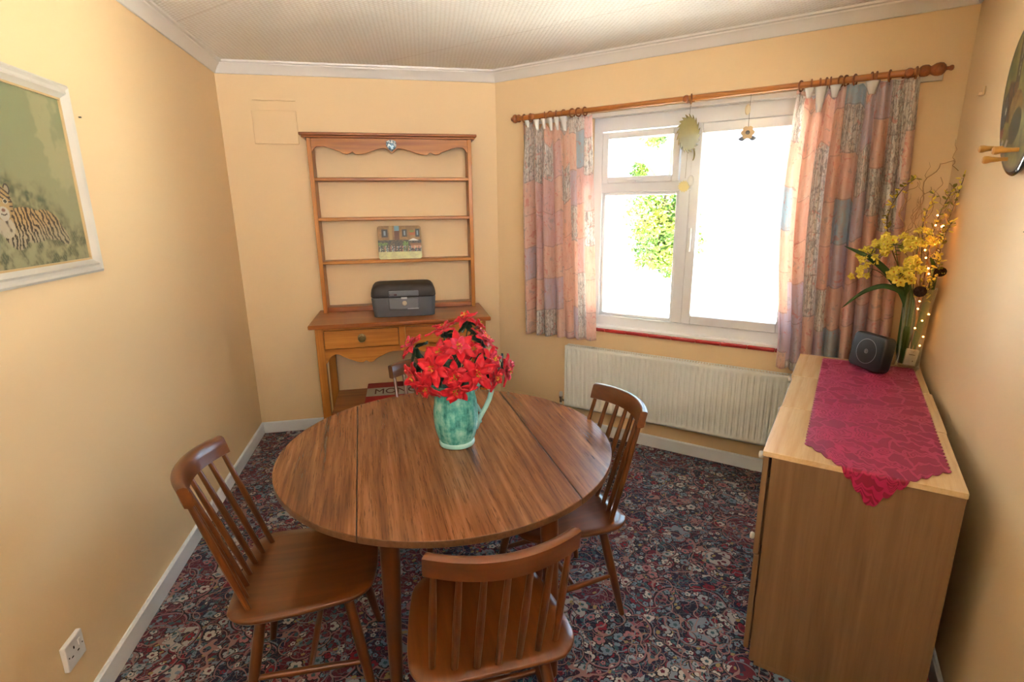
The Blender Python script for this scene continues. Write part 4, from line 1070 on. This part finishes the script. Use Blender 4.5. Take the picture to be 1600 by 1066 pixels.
for s_ in (-1, 1): disc(mb, Vector((fx, oy+.002, fz)), [(s_*.012, -.020), (s_*.030, -.018), (s_*.047, -.030), (s_*.036, -.040), (s_*.022, -.042), (s_*.008, -.032)][::s_], .002, .1)
mk('leaves', mb, plain('leaf_blue_grey', rgb(120, 128, 140), .5), fh, smooth=False)
mk('cord', MB().tube([(fx, oy, PZ-PR), (fx, oy, fz+.03)], .0012, 6), CORD, fh)
mk('cream_tag', MB().sphere((fx-.010, oy-.002, 2.100), .016, 12, 8, (.9, .3, 1.7)), plain('tag_cream', rgb(238, 222, 186), .5), fh)

# ------------------------------------------------------------------ sideboard units
CT = .827
def rp(x0, x1, y0, y1, z0, z1): return MB().box(x0, x1, y0, y1, z0, z1)
KNOB = plain('white_porcelain_knob', rgb(240, 238, 234), .15, .6, .01)
units = [(1.763, 2.232, 0.0, 'beech-effect chest with two white-knobbed fronts, nearest of three by the wall'),
         (2.236, 2.692, .004, 'middle unit of the beech-effect sideboard, covered by the crimson runner'),
         (2.696, 3.130, -.002, 'beech-effect unit under the vase and black speaker by the curtain')]
units[0] = (*units[0][:3], 'beech-effect chest whose tall plain side panel carries the point of the crimson runner')
for k, (t0, t1, off, lb) in enumerate(units):
    x0, x1 = -.163+off, .355+(.0 if k == 0 else .003 if k == 1 else -.004)
    t = thing('sideboard_unit', lb, 'cabinet', ((x0+x1)/2, (t0+t1)/2, 0), YR, 'three beech-effect units standing side by side')
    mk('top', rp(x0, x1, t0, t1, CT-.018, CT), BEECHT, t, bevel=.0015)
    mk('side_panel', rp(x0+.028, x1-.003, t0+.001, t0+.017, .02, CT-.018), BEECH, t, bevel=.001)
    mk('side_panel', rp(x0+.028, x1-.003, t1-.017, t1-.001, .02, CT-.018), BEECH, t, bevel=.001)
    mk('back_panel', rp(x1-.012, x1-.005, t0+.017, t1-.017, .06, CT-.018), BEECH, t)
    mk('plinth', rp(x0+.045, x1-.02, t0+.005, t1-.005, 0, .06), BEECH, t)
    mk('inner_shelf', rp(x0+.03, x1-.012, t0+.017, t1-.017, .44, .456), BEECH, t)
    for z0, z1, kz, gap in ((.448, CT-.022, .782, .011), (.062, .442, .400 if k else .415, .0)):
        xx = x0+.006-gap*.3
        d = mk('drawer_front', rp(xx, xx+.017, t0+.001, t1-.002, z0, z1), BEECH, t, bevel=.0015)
        mk('drawer_box', rp(xx+.017, x1-.05, t0+.03, t1-.03, z0+.02, z1-.08), BEECH, d)
        for q in (() if z0 < .1 else (kz, .471)):
            for yy in ((t0+.07,) if True else ()):
                mk('knob', MB().lathe([(.005, 0), (.005, .005), (.011, .008), (.0135, .014), (.011, .020), (.003, .022)], (xx, yy, q), 20, Matrix.Rotation(-pi/2, 3, 'Y')), KNOB, d)

# runner
t = NT('crimson_damask'); co = t.coords('UV')
v0 = t.mapv(co, (1, 1, 1)); wob = t.noise(v0, 9, 2, col=True)
vv = t.vmath('ADD', v0, t.vmath('SCALE', t.vmath('SUBTRACT', wob, (.5, .5, .5)), scale=.12))
vo = t.node('ShaderNodeTexVoronoi', {'feature': 'DISTANCE_TO_EDGE', 'voronoi_dimensions': '2D'}, Vector=vv, Scale=16)
v2 = t.node('ShaderNodeTexVoronoi', {'voronoi_dimensions': '2D'}, Vector=vv, Scale=16)
sh = t.node('ShaderNodeSeparateColor', Color=v2.outputs['Color']).outputs[0]
leaf = t.math('GREATER_THAN', vo.outputs[0], .075)
rngs = t.math('SINE', t.math('MULTIPLY', v2.outputs[0], 34.0))
rose = t.math('MULTIPLY', t.math('GREATER_THAN', sh, .55), t.math('GREATER_THAN', rngs, 0.0))
mask = t.math('MULTIPLY', leaf, t.math('SUBTRACT', 1.0, rose))
wv = t.noise(t.mapv(co, (900, 900, 1)), 1, 1)
c = t.mix(mask, rgb(172, 22, 78), rgb(132, 8, 50))
ro = t.math('ADD', .36, t.math('MULTIPLY', mask, .3))
t.pbsdf(c, ro, .45, normal=t.bump(t.math('ADD', t.math('MULTIPLY', mask, -.6), t.math('MULTIPLY', wv, .2)), .5, .0015), Sheen_Weight=.25, Sheen_Roughness=.4, Sheen_Tint=(1, .35, .6, 1)); RUN = t.m
t0e = 1.763
xa, xb = -.046, .322
def run_w(v):    # scalloped half-width factor
    return .008*abs(sin(v*pi/.028))
def runner(a, b):
    xc_, hw = (xa+xb)/2, (xb-xa)/2
    s = a*2-1
    tn = 1.905 + (1.648-1.905)*(1-abs(s)**1.0)*1.0
    tn = 1.892 - .232*(1-abs(s))        # a point reaching past the edge
    sc = .015*abs(sin(s*pi*6.5))
    tn -= sc
    tf = 3.085 + .004*abs(sin(s*40))
    T_ = tn + (tf-tn)*b
    x = xc_ + s*(hw + (run_w(T_) if abs(s) > .985 else 0)) - .004*(T_-1.9)
    z = CT+.0022 + .0010*sin(T_*9+s*4)
    if T_ < t0e:
        d = t0e - T_
        r = .004
        T2 = t0e - min(d, r) ; z = CT+.0022-max(0, d-.001)
        T_ = t0e - min(.0045, d) - .0005 - .003*sin(d*30+s*5)**2
    return (x, T_, z)
NU, NV = 200, 220
mb = MB().grid(lambda a, b: runner(a, b**1.6), NU, NV)
mb.uv = []
for j in range(NV+1):
    for i in range(NU+1):
        s = i/NU*2-1; tn = 1.892-.232*(1-abs(s)); mb.uv.append((xa+(xb-xa)*i/NU, tn+(3.085-tn)*(j/NV)**1.6))
solo('table_runner', mb, RUN, 'crimson damask runner with scalloped edges draped along the sideboard top', 'table runner', ((xa+xb)/2, 2.4, CT), h=YR, solid=.0012, ang=60)

# black speaker-like hub
hub = thing('smart_hub', 'black square wireless hub with a silver ring standing on the crimson runner', 'hub', (.135, 2.965, CT+.003), YR)
BLK = plain('matt_black_plastic', rgb(34, 36, 42), .42, .5, .03); CUR[0] = Vector((.135, 2.965, CT+.003))
bz = Vector((.132, 2.962, CT+.003)); ang_ = atan2(-(.170), .123)     # base direction on the sideboard
Mh = Matrix.Translation(bz) @ Matrix.Rotation(-.88, 4, 'Z') @ Matrix.Rotation(radians(-8), 4, 'X') @ Matrix.Translation((0, 0, .088))
Rr = []
for y, k in ((-.030, .93), (-.0285, .965), (-.024, .99), (-.018, 1.0), (.018, 1.0), (.024, .985), (.028, .95), (.029, .9)):
    Rr.append([Mh @ Vector((x*k, y, z*k)) for x, z in rrect(.098, .084, .026, 6)])
mk('case', MB().rings(Rr), BLK, hub, ang=50)
SIL = plain('silver_line', rgb(176, 180, 186), .3, .5, .02, Metallic=.6)
def hring(r0, r1, y): 
    n = 48; return MB().rings([[Mh @ Vector((r*cos(2*pi*i/n), yy, r*sin(2*pi*i/n))) for i in range(n)] for r, yy in ((r0, y), (r0, y-.0006), (r1, y-.0006), (r1, y))], False)
mk('dished_disc', MB().rings([[Mh @ Vector((r*cos(2*pi*i/40), yy, r*sin(2*pi*i/40))) for i in range(40)] for r, yy in ((.058, -.0301), (.056, -.0306), (.001, -.0304))]), BLK, hub)
mk('silver_ring', hring(.0575, .0595, -.0304), SIL, hub)
lg = hring(.0085, .0105, -.0308)
for cx, cz in ((-.0018, 0),): pass
lg.add([Mh @ Vector(p) for p in ((-.004, -.0312, -.006), (-.0022, -.0312, -.006), (-.0022, -.0312, .006), (-.004, -.0312, .006))], [(0, 1, 2, 3)])
for cz in (.003, -.003):
    n = 14; o = len(lg.v)
    for i in range(n): a = -pi/2+pi*i/(n-1); lg.v.append(Mh @ Vector((-.0022+.0055*cos(a), -.0312, cz+.003*sin(a)))); lg.v.append(Mh @ Vector((-.0022+.0036*cos(a), -.0312, cz+.0016*sin(a))))
    for i in range(n-1): a = o+2*i; lg.f.append((a, a+2, a+3, a+1))
mk('logo', lg, SIL, hub, smooth=False)

# ------------------------------------------------------------------ glass vase with yellow bouquet and fairy lights
vx, vy, vz = .292, 3.070, CT
t = NT('clear_vase_glass'); fre = t.node('ShaderNodeLayerWeight', Blend=.35)
mx = t.node('ShaderNodeMixShader'); t.put(mx.inputs[0], t.math('ADD', .07, t.math('MULTIPLY', fre.outputs[1], .75)))
t.t.links.new(t.node('ShaderNodeBsdfTransparent', Color=(.93, .95, .93, 1)).outputs[0], mx.inputs[1])
t.t.links.new(t.node('ShaderNodeBsdfGlossy', Roughness=.04, Color=(.9, .95, .92, 1)).outputs[0], mx.inputs[2])
t.t.links.new(mx.outputs[0], t.out.inputs[0]); VG = t.m
va = thing('glass_vase', 'tall clear glass vase of yellow flowers on the sideboard corner', 'vase', (vx, vy, vz), YR)
mk('body', MB().lathe([(.030, 0), (.046, .001), (.049, .006), (.049, .02), (.0485, .10), (.052, .22), (.060, .34), (.067, .395), (.0645, .395), (.057, .34), (.049, .22), (.0455, .10), (.045, .028), (.04, .02), (.001, .018)], (vx, vy, vz), 36), VG, va, ang=60)
YEL = plain('yellow_petal', rgb(248, 222, 84), .55, .3, .12, 60, Sheen_Weight=.2); YELC = plain('orange_petal_centre', rgb(226, 140, 30), .5)
LEAFG = plain('strap_leaf_green', rgb(62, 94, 48), .5, .4, .22, 30); STEMG = plain('stem_green', rgb(74, 104, 56), .55)
TWIG = plain('brown_twig', rgb(186, 146, 100), .75, .3, .25, 60); TWD = plain('dark_twig', rgb(122, 104, 74), .8, .3, .25, 60)
def curve(pts, n=14):
    pts = [Vector(p) for p in pts]; out = []
    for k in range(len(pts)-1):
        p0 = pts[max(k-1, 0)]; p1 = pts[k]; p2 = pts[k+1]; p3 = pts[min(k+2, len(pts)-1)]
        m_ = max(2, n//(len(pts)-1))
        for i in range(m_): s = i/m_; out.append(.5*((2*p1)+(p2-p0)*s+(2*p0-5*p1+4*p2-p3)*s*s+(-p0+3*p1-3*p2+p3)*s**3))
    out.append(pts[-1]); return out
def blossom(P, N, size, rr):
    mb = MB(); mc = MB(); q = Vector(N).to_track_quat('Z', 'Y').to_matrix().to_4x4(); M0 = Matrix.Translation(P) @ q @ Matrix.Rotation(rr.uniform(0, 6.3), 4, 'Z')
    for i in range(5): bract(mb, M0 @ Matrix.Rotation(2*pi*i/5, 4, 'Z') @ Matrix.Rotation(-rr.uniform(.1, .6), 4, 'Y'), size, size*.36, .15, .25, rr.randint(0, 9999))
    mc.sphere(M0 @ Vector((0, 0, size*.12)), size*.17, 8, 5)
    return mb, mc
def spray(name, label, cat, grp, stem, pos, size, seed, blab=None):
    rr = random.Random(seed); t = thing(name, label, cat, tuple(stem[0]), YR, grp)
    cs = curve(stem, 18)
    sm = MB().tube(cs, [.0026-.0012*i/len(cs) for i in range(len(cs))], 7)
    for P in pos:
        P = Vector(P); b = min(cs[len(cs)//3:], key=lambda c_: (c_-P).length); sm.tube([b, b.lerp(P, .6)+Vector((0, 0, -.006)), P], .0011, 5)
    mk('stem', sm, STEMG, t)
    ctr = Vector((vx, vy, vz+.45))
    for P in pos:
        P = Vector(P); N = ((P-ctr).normalized() + Vector((rr.uniform(-.5, .5), -.9+rr.uniform(-.4, .4), rr.uniform(-.3, .5)))).normalized()
        mb, mc = blossom(P, N, size*rr.uniform(.85, 1.15), rr)
        o = mk('blossom', mb, YEL, t, solid=.0006, ang=70); mk('flower_eye', mc, YELC, o)
    return t
def cl_(cx, cz, cy, rx, rz, n, seed):
    r_ = random.Random(seed); out = []
    for _ in range(n):
        a = r_.uniform(0, 6.28); k = sqrt(r_.uniform(0, 1)); out.append((cx+rx*k*cos(a), cy+r_.uniform(-.03, .03), cz+rz*k*sin(a)))
    return out
base_ = [(vx-.01, vy, vz+.03), (vx-.015, vy, vz+.25)]
GY = 'stems of yellow silk flowers in the glass vase'
spray('yellow_flower_stem', 'dense yellow flower head low over the vase rim, in front of the pine cone', 'artificial flower', GY, base_+[(.245, 3.02, 1.25), (.222, 2.98, 1.31)], cl_(.222, 1.305, 2.97, .060, .055, 20, 1), .022, 21)
spray('yellow_flower_stem', 'yellow flower head with deep gold blooms above the low dense one', 'artificial flower', GY, base_+[(.20, 3.02, 1.30), (.165, 2.99, 1.42)], cl_(.165, 1.425, 2.99, .060, .045, 18, 2), .022, 22)
spray('yellow_flower_stem', 'yellow flower head spreading out in front of the curtain', 'artificial flower', GY, base_+[(.17, 3.03, 1.29), (.08, 3.01, 1.37)], cl_(.085, 1.375, 3.0, .055, .055, 16, 3), .020, 23)
spray('yellow_flower_stem', 'thin yellow spray reaching lowest towards the curtain, above the drooping leaf', 'artificial flower', GY, base_+[(.15, 3.04, 1.27), (.06, 3.02, 1.31)], cl_(.045, 1.285, 3.02, .045, .035, 9, 4), .018, 24)
spray('yellow_flower_stem', 'yellow flower head at the middle top of the bunch by the fairy lights', 'artificial flower', GY, base_+[(.255, 3.04, 1.32), (.255, 3.02, 1.44)], cl_(.255, 1.44, 3.01, .055, .045, 14, 5), .020, 25)
GT = 'budded forsythia twigs in the glass vase'
BUDG = plain('olive_bud', rgb(150, 140, 60), .6, .3, .2, 60)
def budtwig(label, pts, seed, dark=True):
    rr = random.Random(seed); cs = curve(pts, 26); t = thing('forsythia_twig', label, 'twig', tuple(pts[0]), YR, GT)
    sm = MB().tube(cs, [.0032-.0018*i/len(cs) for i in range(len(cs))], 7); buds = []
    for i in range(len(cs)//3, len(cs)):
        for _ in range(2):
            d = Vector((rr.uniform(-1, 1), rr.uniform(-1, .6), rr.uniform(-.3, 1))).normalized(); e = cs[i]+d*rr.uniform(.012, .022)
            sm.tube([cs[i], e], .0009, 5)
            rot_ = d.to_track_quat('Z', 'Y').to_matrix(); r_ = rr.uniform(.0045, .0075)
            buds.append((MB().sphere(e, r_, 7, 5, (1, .55, 1.9), rot_), YEL if rr.random() < .66 else BUDG))
    mk('branch', sm, TWD if dark else TWIG, t)
    for b_, m_ in buds: mk('bud', b_, m_, t)
    return t
b2 = [(vx+.01, vy, vz+.03), (vx+.012, vy, vz+.25)]
budtwig('budded twig arching up and over at the curtain side of the bouquet', b2[:1]+[(vx-.02, vy, vz+.3), (.15, 3.06, 1.42), (.125, 3.06, 1.55), (.16, 3.05, 1.66), (.205, 3.05, 1.71)], 31)
budtwig('tall straight budded twig rising beside the peach wall', b2+[(.325, 3.06, 1.40), (.352, 3.05, 1.56), (.372, 3.03, 1.72)], 32)
budtwig('shorter budded twig leaning outermost towards the peach wall', b2+[(.325, 3.0, 1.32), (.335, 2.97, 1.46), (.347, 2.95, 1.52)], 33)
budtwig('budded twig crossing behind the tallest one', b2+[(.30, 3.08, 1.40), (.315, 3.08, 1.55), (.345, 3.07, 1.66)], 34)
budtwig('budded twig standing upright behind the curly ones', b2+[(.275, 3.08, 1.38), (.262, 3.08, 1.52), (.285, 3.07, 1.64)], 36)
budtwig('short budded twig hanging over the pine cone', b2+[(.33, 3.02, 1.25), (.335, 2.99, 1.32), (.335, 2.97, 1.38)], 35)
GW = 'curly willow twigs in the glass vase'
def willow(label, pts, seed):
    rr = random.Random(seed); cs = curve(pts, 44)
    cs = [c_+Vector((.010*sin(i*.9+seed), .010*cos(i*.7+seed), .004*sin(i*1.3)))*min(1, i/14) for i, c_ in enumerate(cs)]
    t = thing('willow_twig', label, 'twig', tuple(pts[0]), YR, GW)
    sm = MB().tube(cs, [.0034-.0020*i/len(cs) for i in range(len(cs))], 7)
    for k in range(3):
        i = rr.randint(len(cs)//2, len(cs)-6); c0 = cs[i]; d = Vector((rr.uniform(-1, 1), rr.uniform(-.6, .3), .8))
        sm.tube([c0+d*.03*s+Vector((.006*sin(s*4+k), 0, .004*s*s)) for s in (0, .5, 1, 1.5, 2, 2.5)], [.0014, .0013, .0012, .001, .0008, .0006], 5)
    mk('branch', sm, TWIG, t)
willow('pale curly twig looping over at the very top of the bouquet', b2+[(.255, 3.06, 1.40), (.235, 3.06, 1.60), (.265, 3.05, 1.74), (.318, 3.04, 1.775), (.34, 3.04, 1.74)], 1)
willow('pale curly twig rising straight through the middle of the bouquet', b2+[(.285, 3.07, 1.38), (.275, 3.06, 1.55), (.300, 3.05, 1.71)], 2)
willow('pale curly twig ending short behind the yellow heads', b2+[(.22, 3.07, 1.38), (.215, 3.07, 1.50), (.235, 3.06, 1.62)], 3)
willow('pale curly twig leaning to the peach wall below the tall budded one', b2+[(.31, 3.05, 1.36), (.335, 3.04, 1.52), (.325, 3.04, 1.66)], 4)
GL = 'green strap leaves in the glass vase'
willow('pale curly twig bending over towards the curtain above the yellow heads', b2+[(.24, 3.06, 1.36), (.185, 3.06, 1.50), (.175, 3.05, 1.62), (.215, 3.05, 1.69)], 5)
willow('pale curly twig crossing in front of the tallest budded twig', b2+[(.30, 3.02, 1.34), (.315, 3.00, 1.48), (.35, 3.0, 1.60), (.33, 3.0, 1.68)], 6)
willow('thin pale curly twig between the two arching ones', b2+[(.25, 3.05, 1.38), (.225, 3.04, 1.54), (.26, 3.04, 1.67)], 7)
def strap(label, pts, W, seed, fold=.35):
    cs = curve(pts, 24); mb = MB(); n = len(cs); o = 0
    for i, c_ in enumerate(cs):
        tdir = (cs[min(i+1, n-1)]-cs[max(i-1, 0)]).normalized(); s_ = tdir.cross(Vector((.25, -1, .2))).normalized(); nn = tdir.cross(s_)
        s = i/(n-1); w = W*min(1, s*4+.3)*(1-s**4)+.0006
        for q in (-1, -.5, 0, .5, 1): mb.v.append(c_+s_*w*q+nn*w*abs(q)*fold)
    for i in range(n-1):
        for j in range(4): a = i*5+j; mb.f.append((a, a+1, a+6, a+5))
    solo('strap_leaf', mb, LEAFG, label, 'artificial leaf', tuple(pts[0]), h=YR, group=GL, solid=.0009, ang=80)
strap('long green leaf pointing furthest out over the curtain', [(vx-.02, vy-.01, vz+.03), (.265, 3.05, 1.10), (.20, 3.03, 1.24), (.09, 3.0, 1.35), (-.03, 2.98, 1.41)], .017, 1)
strap('drooping dark green leaf hanging beneath the lowest yellow spray', [(vx-.03, vy-.015, vz+.04), (.25, 3.04, 1.15), (.17, 3.02, 1.225), (.08, 3.0, 1.20), (-.005, 2.98, 1.115)], .012, 2)
strap('broad green leaf curving up inside the vase behind the yellow heads', [(vx-.025, vy, vz+.05), (.275, 3.05, 1.08), (.235, 3.04, 1.25), (.215, 3.0, 1.36)], .020, 3)
strap('short wide green leaf folded against the vase wall', [(vx-.03, vy-.015, vz+.03), (vx-.034, vy-.015, vz+.16), (vx-.04, vy-.02, vz+.32), (.235, 3.0, 1.24)], .019, 4)
strap('green leaf leaning to the peach wall above the pine cones', [(vx+.01, vy, vz+.05), (.325, 3.05, 1.15), (.33, 3.02, 1.30), (.30, 2.99, 1.37)], .014, 5)
strap('thin green leaf low inside the vase', [(vx-.02, vy-.02, vz+.03), (vx-.028, vy-.02, vz+.09), (vx-.036, vy-.01, vz+.15), (vx-.02, vy-.02, vz+.19)], .013, 6)
CONE = plain('pine_cone_brown', rgb(52, 30, 26), .6, .3, .25, 80)
def cone(label, P, ax, L):
    P = Vector(P); q = Vector(ax).to_track_quat('Z', 'Y').to_matrix().to_4x4(); M = Matrix.Translation(P) @ q; mb = MB().sphere(P, L*.36, 10, 8)
    k = 0
    for i in range(64):
        s = i/64; a = i*2.39996; z = (s-.5)*L; r = L*.40*sqrt(max(.05, 1-(2*s-1)**2*.9))
        c_ = M @ Vector((r*cos(a), r*sin(a), z)); d = (M.to_3x3() @ Vector((cos(a), sin(a), .55))).normalized(); sd = d.cross(M.to_3x3() @ Vector((0, 0, 1))).normalized(); u_ = sd.cross(d)
        w_ = L*.12; b_ = c_-d*L*.15
        mb.add([b_-sd*w_*.5, b_+sd*w_*.5, c_+sd*w_+d*.002, c_+d*L*.06, c_-sd*w_+d*.002, b_+u_*.003, c_+u_*L*.05], [(0, 1, 2, 3, 4), (0, 4, 6, 5), (5, 6, 2, 1), (4, 3, 6), (3, 2, 6)])
    mb.tube([M @ Vector((0, 0, -L*.45)), Vector((vx+.015, vy-.01, vz+.36)), Vector((vx+.01, vy, vz+.1))], .0012, 6)
    solo('pine_cone', mb, CONE, label, 'pine cone', tuple(P), h=YR, group='pine cones on wires in the glass vase', smooth=False)
cone('dark brown pine cone resting on the vase rim', (.285, 2.985, 1.215), (.2, -1, .1), .055)
cone('smaller pine cone tucked up beside the peach wall', (.345, 3.00, 1.305), (.6, -1, .3), .048)

t = NT('fairy_bulb_glow'); e = t.node('ShaderNodeEmission', Color=rgb(255, 170, 80), Strength=5.0); t.t.links.new(e.outputs[0], t.out.inputs[0]); BULB = t.m
fl_ = thing('fairy_lights', 'string of tiny warm lights wound through the vase, with white battery box', 'string lights', (vx, vy, vz+.025), YR)
wp = [(vx+.018, vy-.03, vz+.10), (vx+.045, vy-.02, vz+.16), (vx+.0, vy-.04, vz+.22), (vx+.05, vy-.02, vz+.27), (vx-.005, vy-.045, vz+.31), (.31, 3.02, 1.20), (.34, 3.04, 1.28), (.275, 2.98, 1.30), (.30, 2.96, 1.33), (.27, 2.97, 1.40), (.33, 2.99, 1.38), (.285, 2.99, 1.47), (.34, 3.0, 1.45), (.30, 3.01, 1.55), (.33, 3.02, 1.50), (.27, 3.02, 1.52)]
cw = curve(wp, 15*6)
mk('wire', MB().tube([(vx+.01, vy, vz+.07)]+cw, .0006, 5), plain('copper_wire', rgb(180, 110, 60), .3, .5, Metallic=.8), fl_)
for i in range(3, len(cw), 4): mk('bulb', MB().sphere(cw[i], .0034, 8, 6), BULB, fl_)
Mb = Matrix.Translation((vx+.008, vy-.006, vz+.065)) @ Matrix.Rotation(.25, 4, 'Z') @ Matrix.Rotation(.12, 4, 'Y')
mk('battery_box', MB().box(-.026, .026, -.010, .010, -.040, .036, Mb), plain('battery_box_white', rgb(214, 208, 190), .5), fl_, bevel=.003)
mk('switch_slot', MB().box(-.012, .012, -.0112, -.009, .010, .013, Mb).box(.008, .012, -.0112, -.009, -.022, -.016, Mb), DK, fl_)
